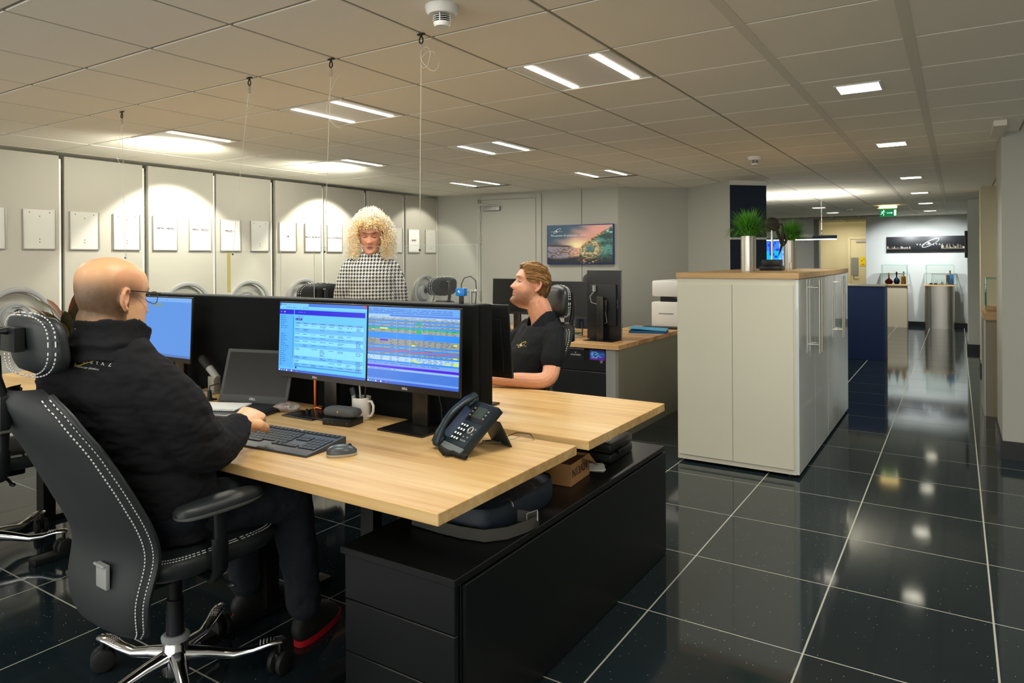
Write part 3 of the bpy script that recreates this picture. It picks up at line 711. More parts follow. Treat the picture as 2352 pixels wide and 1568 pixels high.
# ------------------------------------------------------------------ tall white cabinets
for k in range(2):
    ya = 4.70 + 1.178*k
    t = thing('white_cabinet', ['tall glossy white cabinet, nearer of the two under the wooden top', 'tall glossy white cabinet, farther of the two under the wooden top'][k], 'cabinet', (-1.247, ya, 0), 0, 'tall white cabinets')
    MB().box(-.398, .372, .010, 1.165, .02, 1.27).build('body', M['white'], t)
    if k == 0:
        MB().box(-.398, .378, .001, .009, .02, 1.27).build('end_frame', M['white'], t)
        for a, c in ((-.386, -.021), (-.017, .366)): MB().box(a, c, -.007, .0005, .052, 1.232).build('end_panel', M['white'], t, bevel=.0015, seg=1)
    for a, c, hy in ((.004, .585, .535), (.589, 1.170, .639)):
        dr = MB().box(.3735, .397, a, c, .022, 1.268).build('door', M['gloss'], t, bevel=.0015, seg=1)
        b = MB(); b.cyl((.437, hy, .74), (.437, hy, 1.255), .007, n=12)
        for z in (.80, 1.20): b.cyl((.397, hy, z), (.432, hy, z), .006, n=10)
        b.build('bar_handle', M['steel'], dr)
    for a in (-.35, .33):
        for c in (.06, 1.1): MB().cyl((a, c, 0), (a, c, .02), .02, n=10).build('foot', M['blackp'], t)
t = thing('cabinet_top', 'wooden worktop lying across the tall white cabinets', 'worktop', (-1.247, 4.69, 1.2705))
MB().box(-.402, .402, 0, 2.37, 0, .038).build('board', M['top'], t, bevel=.0015, seg=1)

# ------------------------------------------------------------------ lit and dark screens
def screen_quads(w, h, kind):
    """flat coloured print of a screen in x 0..w, z 0..h"""
    b = MB(); r = random.Random(5); L = [0]
    def q(x0, x1, z0, z1, c, l):
        y = -.00012*l; b.add([(x0*w, y, z0*h), (x1*w, y, z0*h), (x1*w, y, z1*h), (x0*w, y, z1*h)], [(0, 1, 2, 3)], c)
    def words(x0, x1, z, hh, c, dens=.7, l=3):
        x = x0
        while x < x1 - .004:
            ww = min(r.uniform(.004, .014), x1 - x)
            if r.random() < dens: q(x, x + ww, z, z + hh, c, l)
            x += ww + .0035
    if kind == 'table':
        q(0, 1, 0, 1, (96, 196, 252), 0); q(0, 1, .955, 1, (66, 120, 226), 1); q(.02, .35, .955, .998, (120, 196, 250), 2); q(.97, 1, .97, .995, (210, 60, 90), 2)
        q(0, 1, .925, .955, (120, 205, 252), 1); words(.03, .35, .935, .008, (60, 90, 190)); words(.03, .22, .975, .008, (40, 60, 150))
        q(0, .175, .835, .905, (34, 22, 214), 1); q(.182, .985, .835, .905, (34, 22, 214), 1); words(.02, .08, .862, .016, (190, 205, 255), .9, 4); words(.2, .33, .862, .018, (70, 80, 235), .9, 4)
        q(0, .175, .06, .83, (84, 176, 250), 1)
        for k in range(26):
            z = .80 - k*.0285
            if 7 <= k <= 8: continue
            q(.02, .03, z, z + .012, (30, 60, 160), 3); words(.035, .06 + r.random()*.06, z, .009, (36, 84, 190), .9)
        q(.172, .177, .2, .82, (30, 70, 160), 3)
        q(.195, .28, .755, .785, (36, 22, 170), 2); words(.2, .27, .765, .01, (150, 170, 250), .9, 4); words(.2, .3, .80, .01, (40, 90, 200))
        q(.19, .97, .70, .73, (108, 178, 236), 1)
        for k in range(8): words(.195 + .1*k, .255 + .1*k, .71, .009, (30, 70, 170), .9)
        zz = .70
        for k in range(10):
            hgt = [.055, .07, .05, .05, .055, .055, .12, .055, .05, .05][k]
            q(.19, .97, zz - hgt, zz, (100, 184, 244) if k % 2 else (134, 220, 254), 1)
            for c in range(8):
                if r.random() < .78:
                    for l_ in range(1 + (c == 7)*2 + (r.random() < .35) + (k == 6 and c == 3)*4): words(.195 + .1*c, .235 + .1*c + r.random()*.03, zz - .02 - l_*.017, .008, (34, 80, 170), .95)
            zz -= hgt
        for c in range(1, 8): q(.19 + .0985*c, .1906 + .0985*c, .09, .70, (80, 150, 220), 2)
        q(.19, .96, .085, .094, (30, 110, 190), 2); q(.205, .222, .055, .082, (20, 20, 200), 3)
        q(0, 1, 0, .035, (60, 100, 205), 1)
        for k, c in enumerate(((235, 250, 255), (90, 220, 240), (150, 160, 230), (220, 240, 250), (120, 60, 240), (240, 250, 255), (60, 70, 230), (225, 60, 90))): q(.005 + .03*k, .02 + .03*k, .008, .027, c, 3)
    elif kind == 'sheet':
        q(0, 1, 0, 1, (70, 124, 218), 0); q(0, 1, .905, 1, (92, 160, 246), 1)
        for k in range(3): words(.01, .93, .965 - .022*k, .008, (40, 50, 140), .85)
        q(0, .25, .88, .905, (150, 200, 250), 1); q(0, 1, .855, .88, (170, 205, 250), 1); words(.01, .98, .862, .007, (40, 60, 130), .7)
        rows = 'g b g b g b G g g b b b b s s s s b g b r b g b w w w b'.replace(' ', '')
        z = .855; hh = .0205; cm = dict(g=(150, 160, 150), b=(36, 140, 250), G=(20, 185, 110), s=(146, 152, 148), r=(186, 100, 110), w=(176, 210, 245))
        for k, c in enumerate(rows):
            q(0, 1, z - hh, z, cm[c], 1)
            if c in 'gsGw':
                for x in (0.01, .05, .15, .26, .33, .42, .50, .56, .62, .68, .74, .80, .86, .92): words(x, x + r.uniform(.02, .05), z - hh*.75, .007, (50, 60, 90), .75, 2)
            elif c == 'b': words(.64, .64 + r.random()*.15, z - hh*.7, .006, (20, 70, 190), .8, 2)
            z -= hh
        q(.14, .23, .855 - hh*6.9, .855 - hh*6, (215, 235, 40), 3); q(.05, .07, .855 - hh*7.8, .855 - hh*7.2, (200, 235, 40), 3)
        q(.55, .60, .855 - hh*3.9, .855 - hh*2, (20, 170, 100), 3); q(.55, .60, .855 - hh*8.9, .855 - hh*7, (20, 170, 100), 3)
        q(.14, .235, .855 - hh*14.6, .855 - hh*13.4, (86, 50, 220), 3)
        for x, k in ((.94, 14), (.94, 22), (.95, 25.2), (.95, 26.2), (.55, 26.2), (.86, 26), (.505, 25.5), (.5, 16)): q(x, x + .04, .855 - hh*(k + .9), .855 - hh*k, (205, 235, 30), 3)
        for x in (.33, .48):
            for k in range(14): q(x, x + .003, .83 - .042*k, .842 - .042*k, (230, 245, 255), 4)
        q(0, 1, .235, z, (120, 165, 236), 1); words(.0, .8, .26, .008, (70, 80, 170), .8)
        q(0, 1, .205, .232, (86, 20, 226), 2); q(0, 1, .175, .2, (150, 190, 245), 1); words(0, .33, .182, .01, (80, 100, 180), .8)
        q(0, 1, .035, .06, (110, 160, 240), 1); q(0, 1, 0, .035, (60, 100, 205), 1)
        for k, c in enumerate(((235, 250, 255), (90, 220, 240), (150, 160, 230), (220, 240, 250), (120, 60, 240), (240, 250, 255), (60, 70, 230), (225, 60, 90))): q(.005 + .03*k, .02 + .03*k, .008, .027, c, 3)
    elif kind == 'plain':
        q(0, 1, 0, 1, (92, 146, 222), 0); q(0, 1, .93, 1, (120, 170, 235), 1); words(.02, .6, .96, .008, (60, 90, 170)); words(.02, .3, .92, .006, (60, 90, 170))
        for k in range(8): q(.31 + .024*k, .325 + .024*k, .85, .9, (150, 170, 90), 2); q(.315 + .024*k, .32 + .024*k, .855, .89, (50, 60, 60), 3)
        q(0, 1, .0, .04, (86, 120, 190), 1)
    elif kind == 'cyan':
        N = 14
        for i in range(N):
            for j in range(N):
                d = noise.noise(Vector((i*.35, j*.5, 1))) ; top = j/N
                c = (20, 60, 245) if d > .12 and top > .35 else ((0, 190, 255) if top < .6 else (60, 130, 255))
                if i > 9: c = (90, 170, 255) if d > -.1 else (160, 200, 255)
                q(i/N, (i+1)/N, j/N, (j+1)/N, c, 0)
    return b
def monitor(name, label, w, h, kind=None, stand=True, z=.0, group=None, tilt=-.04, word=None, post_dx=0., brand_off=False):
    """screen centre above its foot; front faces -y; origin on the desk"""
    t = thing(name, label, 'monitor', (0, 0, 0), 0, group)
    b = MB(); b.M = Matrix.Translation((0, 0, z)) @ Matrix.Rotation(tilt, 4, 'X')
    b.box(-w/2, w/2, 0, .012, 0, h); b.box(-w/2+.03, w/2-.03, .012, .032, .03, h-.06); b.build('housing', M['dsteel'] if False else M['blackp'], t, bevel=.003)
    mm = Matrix.Translation((0, 0, z)) @ Matrix.Rotation(tilt, 4, 'X')
    sb = screen_quads(w-.010, h-.030, kind) if kind else MB().box(0, w-.010, -.0004, 0, 0, h-.030)
    sb.v = [tuple(mm @ Vector((x - w/2 + .005, y - .0006, zz + .024))) for x, y, zz in sb.v]
    sb.build('display', M['screen'] if kind else M['screenoff'], t, fix=False, smooth=0)
    bz = MB(); bz.M = mm; bz.box(-w/2, w/2, -.0015, 0, 0, .0225); bz.build('lower_bezel', M['dsteel'], t)
    if word: text(word, .0125, M['txtw'], t, mm @ Vector((-.03, -.002, .011)), (PI/2 + tilt, 0, 0), sp=1.05)
    if stand:
        b = MB(); b.box(-.115+post_dx, .115+post_dx, -.08, .11, 0, .008); b.build('stand_foot', M['dsteel'], t, bevel=.004)
        b = MB(); b.box(-.038+post_dx, .038+post_dx, .040, .062, .008, z+h*.55); b.build('stand_post', M['dsteel'], t, bevel=.004)
        b = MB(); b.box(-.035, .035, .028, .042, z+h*.35, z+h*.65); b.build('mount_plate', M['blackp'], t)
    return t
m1 = monitor('monitor', 'lit monitor showing a pale blue table list, left of the pair', .55, .335, 'table', z=.146, group='monitors on the near desk', word='DELL', post_dx=.02); m1.location = (-2.318, 2.075, .74)
m2 = monitor('monitor', 'lit monitor showing a colour-banded spreadsheet, right of the pair', .478, .335, 'sheet', z=.146, group='monitors on the near desk', word='DELL', post_dx=.01); m2.location = (-1.804, 2.075, .74)
m3 = monitor('monitor', 'lit plain blue monitor partly behind the bald man', .52, .335, 'plain', z=.146, group='monitors on the near desk', word=None, post_dx=.1); m3.location = (-3.52, 2.075, .74)
m4 = monitor('monitor', 'black monitor seen edge-on in front of the blond man', .48, .325, None, z=.14, tilt=-.10, post_dx=-.0); m4.location = (-1.875, 2.56, .745); m4.rotation_euler = (0, 0, PI)
m5 = monitor('monitor', 'switched-off monitor left of the blond man on the back desk', .50, .33, None, z=.16, group='dark monitors on the back desk'); m5.location = (-3.48, 5.47, .74); m5.rotation_euler = (0, 0, 0)
m6 = monitor('monitor', 'switched-off monitor behind the headrest on the back desk', .50, .33, None, z=.14, group='dark monitors on the back desk'); m6.location = (-2.955, 5.50, .74)
# portrait monitor seen from behind
t = thing('monitor', 'upright black monitor turned with its back to the camera', 'monitor', (-2.45, 5.22, .74), -.02)
MB().box(-.155, .155, 0, .02, .005, .575).build('housing', M['blackp'], t, bevel=.004)
MB().box(-.12, .12, -.022, 0, .12, .46).build('back_bulge', M['blackp'], t, bevel=.008)
b = MB(); b.box(-.05, .05, -.045, -.022, .24, .33); b.build('vesa_plate', M['dsteel'], t, bevel=.003)
b = MB(); b.box(-.03, .03, -.075, -.045, 0, .36); b.build('stand_post', M['dsteel'], t, bevel=.004)
MB().box(-.13, .13, -.12, .08, 0, .004).build('stand_foot', M['dsteel'], t)
b = MB(); b.cyl((-.07, -.03, .40), (-.07, -.03, .45), .016, n=10); b.build('plug', M['greypl'], t)
b = MB(); b.tube([(-.07, -.035, .40), (-.10, -.05, .36), (-.09, -.05, .31), (-.05, -.05, .30), (.03, -.04, .26), (.045, -.035, .15), (.0, -.035, .13)], .004, 6); b.build('cable', M['silver'], t)
text('PHILIPS', .022, M['silver'], t, (.12, -.0015, .30), (PI/2, PI/2, 0))
MB().box(.155, .157, .002, .018, .01, .57).build('edge_trim', M['silver'], t)
# wave picture screen on the back wall
p = onback(-3.885)
t = thing('wall_screen', 'flat screen with a breaking ocean wave at sunset on the back wall', 'screen', (p[0], p[1], 1.345), WA)
t.location = Vector((p[0], p[1]-.05, 1.348))
MB().box(-.435, .43, .0, .045, 0, .485).build('housing', mat('blue_frame', (24, 48, 120), .4), t, bevel=.003)
def wave():
    b = MB(); N, K = 160, 90; Wd, H = .845, .462
    def mixc(a, c, t): t = max(0, min(1, t)); return tuple(a[k]*(1-t)+c[k]*t for k in range(3))
    def sm(x, a, c): q = max(0, min(1, (x-a)/(c-a))); return q*q*(3-2*q)
    def col(u, v):
        n1 = noise.noise(Vector((u*6, v*9, 3))); n2 = noise.noise(Vector((u*22, v*30, 8)))
        hz = .46 - .10*u
        if v > hz:
            c = mixc((255, 232, 160), (214, 150, 128), sm(math.hypot((u-.45)*.9, v-.45), .02, .30))
            c = mixc(c, (38, 74, 92), sm((1-u)*.75 + v*.65 + .12*n1, .72, 1.18))
            c = mixc(c, (228, 158, 136), .6*sm(v, .55, .9)*sm(u, .35, .8))
            c = mixc(c, (70, 46, 40), (1-sm(v, hz+.02, hz+.075))*(1-sm(u, .30, .44)))
        else:
            c = mixc((140, 128, 132), (238, 172, 124), sm(u + .25*n1, .15, .55))
            c = mixc(c, (66, 58, 56), .8*sm(.5 + n2 + .5*n1, .45, .9)*(1-sm(u, .3, .6)))
            c = mixc(c, (14, 20, 24), 1-sm(v + .03*math.sin(u*9), .10, .20))
            c = mixc(c, (226, 146, 70), sm(u, .42, .58)*(1-sm(u, .80, .9))*(1-sm(abs(v - .10 - .10*(u-.5) + .02*n1), .015, .06)))
        crest = .38 + .60*max(0, (u-.50)/.50)**.75 + .03*n2
        if u > .50 and v < crest:
            e = crest - v; R = math.hypot((u-.66)/.17, (v-.38)/.24); q = math.atan2((v-.38)/.24, (u-.66)/.17)
            body = mixc((30, 66, 58), (84, 140, 124), sm(.5 + .7*n1 + .4*n2, .2, .9)); body = mixc(body, (12, 30, 26), 1-sm(v + .25*(u-.6), .10, .35))
            st = .5 + .38*math.sin(R*12 - q*1.3 + n2*5 + n1*3); foam = mixc((176, 112, 48), (250, 224, 160), st)
            c = mixc(body, foam, (1-sm(R, .75, 1.35))*(.35 + .65*st)*(.4 + .6*sm(R, .25, .6)))
            c = mixc(c, (70, 110, 112), (1-sm(R, .10, .38)))
            c = mixc(c, mixc((96, 60, 30), (214, 170, 110), .5 + n2*1.6), (1-sm(e, .04, .11))*sm(u, .50, .56)*(1-.6*sm(u, .85, .95)))
            c = mixc(c, (196, 220, 214), .7*sm(n2 + n1, .2, .6)*sm(u, .78, .92)*sm(v, .55, .75))
            c = mixc(c, (226, 152, 72), sm(n2, .1, .4)*(1-sm(v, .08, .2))*(1-sm(u, .78, .88)))
        return c
    for i in range(N):
        for j in range(K):
            x0, x1, z0, z1 = i/N, (i+1)/N, j/K, (j+1)/K
            b.add([(-.425+x0*Wd, 0, .012+z0*H), (-.425+x1*Wd, 0, .012+z0*H), (-.425+x1*Wd, 0, .012+z1*H), (-.425+x0*Wd, 0, .012+z1*H)], [(0, 1, 2, 3)], col((x0+x1)/2, (z0+z1)/2))
    return b
w_ = wave(); w_.v = [(x, -.001, z) for x, y, z in w_.v]; w_.build('display', M['print'], t, fix=False, smooth=0)
text('The power of sustainable action', .036, M['txtw'], t, (-.385, -.002, .355), FACE_Y, align='LEFT')
emblem(t, (-.30, -.002, .41), FACE_Y, .15, None, None, 'DECOMETAL', M['txtw'], M['txtw'], M['txtw'])

# ------------------------------------------------------------------ things on the near desk
Z = .7401
t = thing('laptop', 'open black laptop with dark screen left of the monitors', 'laptop', (-2.67, 1.90, Z), math.radians(15))
MB().box(-.185, .185, -.125, .125, 0, .018).build('base', M['blackp'], t, bevel=.005)
b = MB(); b.M = Matrix.Translation((0, .122, .018)) @ Matrix.Rotation(math.radians(-17), 4, 'X'); b.box(-.185, .185, 0, .009, 0, .245); l_ = b.build('lid', mat('laptop_grey', (62, 64, 64), .5), t, bevel=.004)
b = MB(); b.M = Matrix.Translation((0, .122, .018)) @ Matrix.Rotation(math.radians(-17), 4, 'X'); b.box(-.168, .168, -.0012, -.0002, .035, .23); b.build('display', M['screenoff'], t)
mm = Matrix.Translation((0, .122, .018)) @ Matrix.Rotation(math.radians(-17), 4, 'X')
text('DELL', .015, M['txtw'], t, mm @ Vector((0, -.0015, .018)), (PI/2 - math.radians(17), 0, 0))
for r_ in range(5):
    for c_ in range(14): MB().box(-.155+.0225*c_, -.1355+.0225*c_, .005+.021*r_, .023+.021*r_, .0182, .0196).build('key', M['key'], t, fix=False, smooth=0)
MB().box(-.05, .05, -.11, -.02, .0181, .0186).build('touchpad', M['key'], t)
t = thing('notebook', 'white spiral notepad lying on the black laptop', 'notebook', (-2.735, 1.885, Z + .0205), math.radians(24))
MB().box(-.105, .105, -.075, .075, 0, .006).build('pages', M['paper'], t, bevel=.001, seg=1)
b = MB()
for k in range(22): x = -.1+.0095*k; b.tube([(x, -.075 + .005*math.cos(q), .004 + .005*math.sin(q)) for q in [2*PI*i/8 for i in range(8)]], .0009, 4, loop=True)
b.build('spiral_binding', M['silver'], t)['kind'] = 'stuff'
def keyboard(label, loc, rz):
    t = thing('keyboard', label, 'keyboard', loc, rz)
    b = MB(); b.add([(-.225, -.098, 0), (.225, -.098, 0), (.225, .098, 0), (-.225, .098, 0), (-.225, -.098, .008), (.225, -.098, .008), (.225, .098, .03), (-.225, .098, .03)], [(0,3,2,1),(4,5,6,7),(0,1,5,4),(1,2,6,5),(2,3,7,6),(3,0,4,7)])
    b.build('body', M['kbd'], t, bevel=.006); sl = math.atan(.022/.196)
    kb = MB(); kb.M = Matrix.Rotation(sl, 4, 'X'); kb.box(-.0085, .0085, -.0085, .0085, 0, .003); km = kb.mesh('key'); km.materials.append(M['key'])
    def key(x, y, sx=1.):
        o = bpy.data.objects.new('key', km); COL.objects.link(o); o.parent = t; o.location = (x, y, .008 + (y+.098)*.1122 + .0003); o.scale = (sx, 1, 1)
    for r_ in range(5):
        for c_ in range(14): key(-.205 + .0195*c_ + .004*(r_ % 2), -.025 + .0195*r_)
    key(-.1, -.0445, 6); 
    for x in (-.205, -.183, .02, .045, .068): key(x, -.0445)
    for r_ in range(5):
        for c_ in range(3): key(.081 + .0195*c_, -.0445 + .0195*r_) if not (r_ in (1, 2)) else None
        for c_ in range(4): key(.148 + .0195*c_, -.0445 + .0195*r_)
    for c_ in range(20): key(-.205 + .0213*c_, .078, .9)
    MB().box(.0, .02, .087, .095, .0295, .0302).build('print_mark', M['txtw'], t)
    for sx in (-1, 1): MB().box(sx*.2-.012, sx*.2+.012, .08, .095, 0, .012).build('rear_foot', M['kbd'], t)
    return t
keyboard('dark grey wireless keyboard between the bald man and the mouse', (-2.075, 1.672, Z), math.radians(4))
t = thing('computer_mouse', 'grey computer mouse right of the keyboard', 'mouse', (-1.765, 1.675, Z), math.radians(-38))
b = MB(); b.loft([((0, 0, z), .031*s, .052*s, (1, 0, 0), (0, 1, 0)) for z, s in ((0, .9), (.003, .98), (.009, 1.0), (.0095, .98))], 28, 2.3); b.build('skirt', M['mousel'], t)
b = MB(); b.loft([((0, (-.004 if z > .02 else 0), z), .031*s, .052*s, (1, 0, 0), (0, 1, 0)) for z, s in ((.0096, .98), (.018, .97), (.026, .88), (.032, .72), (.036, .5), (.038, .25), (.0385, .05))], 28, 2.3); b.build('shell', M['mouse'], t, smooth=60)
b = MB(); b.M = Matrix.Translation((0, .026, .031)); b.cyl((-.003, 0, 0), (.003, 0, 0), .008, n=14); b.build('wheel', M['rubber'], t)
# desk phone
t = thing('desk_phone', 'dark desk phone with handset and silver lip near the desk corner', 'telephone', (-1.435, 1.985, Z), math.radians(-24)); t.scale = (.95, .95, .95)
CORD = [(-1.568, 2.057, 0.752), (-1.562, 2.002, 0.752), (-1.556, 1.949, 0.752), (-1.505, 1.886, 0.752), (-1.452, 1.842, 0.752), (-1.436, 1.864, 0.752), (-1.398, 1.851, 0.752), (-1.365, 1.847, 0.752)]
PM = Matrix.Translation((0, -.10, .006)) @ Matrix.Rotation(math.radians(42), 4, 'X')
def pb(): b = MB(); b.M = PM; return b
b = pb(); b.box(-.10, .10, 0, .215, -.012, .018); b.build('body', M['phone'], t, bevel=.006)
b = pb(); b.box(-.098, .098, -.006, .020, -.008, .0215); b.build('silver_lip', M['phonel'], t, bevel=.004)
b = pb(); b.box(-.03, .095, .022, .207, .018, .021); b.build('face_plate', M['phone'], t, bevel=.002, seg=1)
b = pb(); b.box(-.028, .092, .125, .205, .0211, .0225); b.build('display_window', M['screenoff'], t)
b = pb(); b.box(-.005, .062, .143, .190, .0226, .0230); b.build('display', mat('lcd', (52, 62, 52), .3), t)
for r_ in range(4):
    for c_ in range(3): b = pb(); b.box(-.022 + .0185*c_, -.0075 + .0185*c_, .038 + .0195*r_, .050 + .0195*r_, .0211, .0245); o = b.build('key', M['phone'], t); b = pb(); b.box(-.020 + .0185*c_, -.0095 + .0185*c_, .040 + .0195*r_, .048 + .0195*r_, .0246, .0248); b.build('digit', M['txtw'], o)
b = pb(); b.tube([(.056 + .013*math.cos(q), .092 + .013*math.sin(q), .022) for q in [2*PI*i/20 for i in range(20)]], .0035, 6, loop=True); b.build('navigation_ring', M['silver'], t)
for k, (x, y) in enumerate(((.045, .045), (.058, .045), (.072, .045), (.045, .06), (.072, .062), (.082, .078), (.082, .10))): b = pb(); b.box(x-.004, x+.004, y-.003, y+.003, .0211, .0235); b.build('function_key', M['silver'], t)
for k in range(3):
    for x in (-.018, .075): b = pb(); b.box(x-.005, x+.005, .145+.016*k, .151+.016*k, .0226, .0240); b.build('line_key', M['silver'], t)
b = MB(); H_ = [(-.068, -.005 + .23*k/12, .030 + .030*math.sin(PI*k/12)) for k in range(13)]
b = pb(); b.tube(H_, [.024]*3 + [.0185]*7 + [.024]*3, 12, flat=.62, up=(0, 0, 1)); b.sph((-.068, .012, .028), (.026, .03, .016), 14, 8); b.sph((-.068, .203, .028), (.026, .03, .016), 14, 8); b.build('handset', M['phone'], t, smooth=60)
b = MB(); b.box(-.07, .07, 0, .006, -.0, .11); b.v = [tuple(Matrix.Translation((0, .118, 0)) @ Matrix.Rotation(math.radians(28), 4, 'X') @ Vector(p)) for p in b.v]; b.build('stand_leg', M['phone'], t)
WP = [Vector(p) for p in CORD]; PI_ = (Matrix.Translation(t.location) @ Matrix.Rotation(t.rotation_euler.z, 4, 'Z') @ Matrix.Scale(.95, 4)).inverted(); P = []
for i in range(420):
    a = i/419*(len(WP)-1); k = min(int(a), len(WP)-2); f_ = a-k; c0 = WP[k]*(1-f_) + WP[k+1]*f_; d_ = (WP[k+1]-WP[k]).normalized(); n_ = d_.cross(Vector((0, 0, 1))).normalized(); q = i*.62
    P.append(PI_ @ (c0 + (n_*math.cos(q) + Vector((0, 0, 1))*math.sin(q))*.0078))
b = MB(); b.tube(P, .0021, 5); b.build('coiled_cord', M['rubber'], t)
t = thing('phone_cable', 'thin black and grey cables behind the desk phone', 'cable', (-1.40, 2.10, Z))
b = MB(); b.tube([(-.06, -.03, .003), (.0, .0, .012), (.04, .05, .030), (.075, .085, .022), (.09, .10, -.01)], .0018, 6); b.build('cable', M['rubber'], t)
b = MB(); b.tube([(-.05, -.05, .003), (.02, -.015, .006), (.06, .04, .020), (.08, .08, .016), (.095, .098, -.01)], .0015, 6); b.build('grey_cable', M['greypl'], t)
# mug with pens, speaker dock, felt case, copper tube, plastic bag, microphone
t = thing('mug', 'white mug with red logo between the monitor stands', 'mug', (-2.10, 2.105, Z))
b = MB().lathe([(.001, 0), (.034, 0), (.038, .004), (.040, .092), (.0395, .094), (.0375, .093), (.036, .006), (.001, .006)], 32); b.build('cup', M['ceramic'], t, smooth=50)
b = MB(); b.tube([(.038 + .0*q, 0, .078), (.058, 0, .080), (.068, 0, .062), (.066, 0, .038), (.054, 0, .02), (.038, 0, .016)], .0055, 8); o = b.build('handle', M['ceramic'], t); 
b = MB(); b.M = Matrix.Translation((.0, -.0395, .045)) @ Matrix.Rotation(PI/2, 4, 'X'); b.lathe([(.001, .0), (.010, .0), (.010, .001), (.001, .001)], 20); b.build('logo', M['red'], t)
text('Vacuumtechniek', .006, M['red'], t, (-.022, -.0335, .055), (PI/2, 0, -.55))
for k, (dx, dy, m_, nm, lb) in enumerate(((-.012, .0, 'greypl', 'remote', 'small grey remote standing in the white mug'), (.010, .005, 'blackp', 'pen', 'black pen with silver tip in the white mug'), (.018, -.004, 'silver', 'pen', 'silver pen in the white mug'))):
    t = thing(nm, lb, nm, (-2.10 + dx*.4, 2.105 + dy, Z + .008))
    b = MB(); b.M = Matrix.Rotation([-.38, .14, -.1][k], 4, 'Y')
    if k == 0: b.box(-.014, .014, -.008, .008, .0, .13); b.build('body', M['key'], t, bevel=.006); b2 = MB(); b2.M = b.M; b2.box(-.010, .010, -.0095, -.0082, .07, .095); b2.build('display', M['greypl'], t)
    else: b.cyl((0, 0, 0), (0, 0, .135), .0045, n=10); b.build('barrel', M[m_], t); b2 = MB(); b2.M = b.M; b2.cyl((0, 0, .135), (0, 0, .148), .0045, .002, n=10); b2.build('tip', M['silver'], t)
t = thing('docking_box', 'flat black dock box under the grey felt case', 'electronics', (-2.105, 2.005, Z), math.radians(10))
MB().box(-.068, .068, -.045, .045, 0, .028).build('housing', M['blackp'], t, bevel=.004)
for x in (-.04, -.02, .05): MB().cyl((x, -.0458, .014), (x, -.045, .014), .0018, n=8).build('port', M['silver'], t)
t = thing('felt_case', 'grey felt spectacle case on the flat black dock box', 'case', (-2.11, 2.008, Z + .0282), math.radians(8))
b = MB(); b.loft([((x, 0, .0205), .034*s, .0205*s2, (0, 1, 0), (0, 0, 1)) for x, s, s2 in ((-.075, .8, .5), (-.068, .98, .8), (-.04, 1, 1), (.04, 1, 1), (.068, .98, .8), (.075, .8, .5))], 28, 3); b.build('shell', M['felt'], t, smooth=60)
b = MB(); b.sph((0, -.0335, .024), (.003, .0015, .005)); b.build('badge', M['gold'], t)
t = thing('copper_tube', 'upright copper tube with elbow in front of the left monitor stand', 'tube', (-2.395, 2.12, Z))
b = MB(); b.tube([(0, 0, .006), (0, 0, .15)], .0085, 14); b.build('pipe', M['copper'], t); b = MB(); b.tube([(0, 0, .012), (.02, 0, .012), (.05, -.005, .012)], .008, 12); b.sph((0, 0, .010), .011); b.build('elbow', M['copper'], t)
t = thing('accessory_pad', 'flat black pad with small knobs under the copper tube', 'pad', (-2.34, 2.03, Z))
MB().box(-.10, .09, -.06, .05, 0, .006).build('pad', M['blackp'], t, bevel=.002, seg=1)
for k in range(5): MB().cyl((-.02 + .017*k, .01 - .012*(k % 2), .006), (-.02 + .017*k, .01 - .012*(k % 2), .026), .006, .005, n=12).build('knob', M['rubber'], t)
t = thing('plastic_bag', 'crumpled clear plastic bag with red print beside the laptop', 'bag', (-2.50, 2.05, Z))
def crumple(sx, sy, sz, seed):
    b = MB(); b.sph((0, 0, sz*.9), (sx, sy, sz), 26, 14)
    b.v = [tuple(Vector(p)*(1 + .28*noise.noise(Vector(p)*45 + Vector((seed, 0, 0))))) for p in b.v]; b.v = [(x, y, max(.001, z)) for x, y, z in b.v]; return b
crumple(.07, .045, .018, 1).build('bag', M['plast_clr'], t); o = crumple(.03, .028, .012, 5).build('printed_part', M['plast_red'], t); o.location = (-.035, -.015, .0)
t = thing('desk_microphone', 'dark handheld microphone on a small grey stand behind the laptop', 'microphone', (-3.165, 2.14, Z))
MB().box(-.045, .045, -.04, .04, 0, .012).build('stand_base', M['silver'], t, bevel=.004)
b = MB(); b.box(-.02, .03, -.02, .02, .012, .085); b.build('holder', M['silver'], t, bevel=.004)
b = MB(); b.M = Matrix.Translation((.015, -.005, .095)) @ Matrix.Rotation(-.95, 4, 'Y'); b.cyl((0, 0, -.03), (0, 0, .05), .017, .019); o = b.build('body', M['greypl'], t)
b = MB(); b.M = Matrix.Translation((.015, -.005, .095)) @ Matrix.Rotation(-.95, 4, 'Y'); b.cyl((0, 0, .05), (0, 0, .12), .02, .022); b.sph((0, 0, .12), .022); b.build('foam_head', M['rubber'], t)
t = thing('plug_adapter', 'black plug adapter with cord standing left of the laptop', 'plug', (-3.02, 2.02, Z))
b = MB(); b.cyl((0, 0, .005), (0, 0, .045), .012, .009); b.box(-.03, .03, -.02, .02, 0, .006); b.build('body', M['rubber'], t); b = MB(); b.tube([(0, 0, .045), (0, .0, .065), (.02, .03, .075), (.06, .06, .06)], .003, 6); b.build('cord', M['rubber'], t)
for k, (x, y, r_) in enumerate(((-2.98, 1.86, .4), (-2.93, 1.80, .9))):
    t = thing('pen', ['black pen lying left of the laptop', 'second black pen lying nearer the laptop edge'][k], 'pen', (x, y, Z + .0045), r_)
    MB().cyl((-.065, 0, 0), (.06, 0, 0), .004, n=10).build('barrel', M['blackp'], t); MB().cyl((.06, 0, 0), (.072, 0, 0), .004, .001, n=10).build('tip', M['silver'], t)
t = thing('monitor_cable', 'dark cable looping down behind the right monitor stand', 'cable', (-1.76, 2.15, Z))
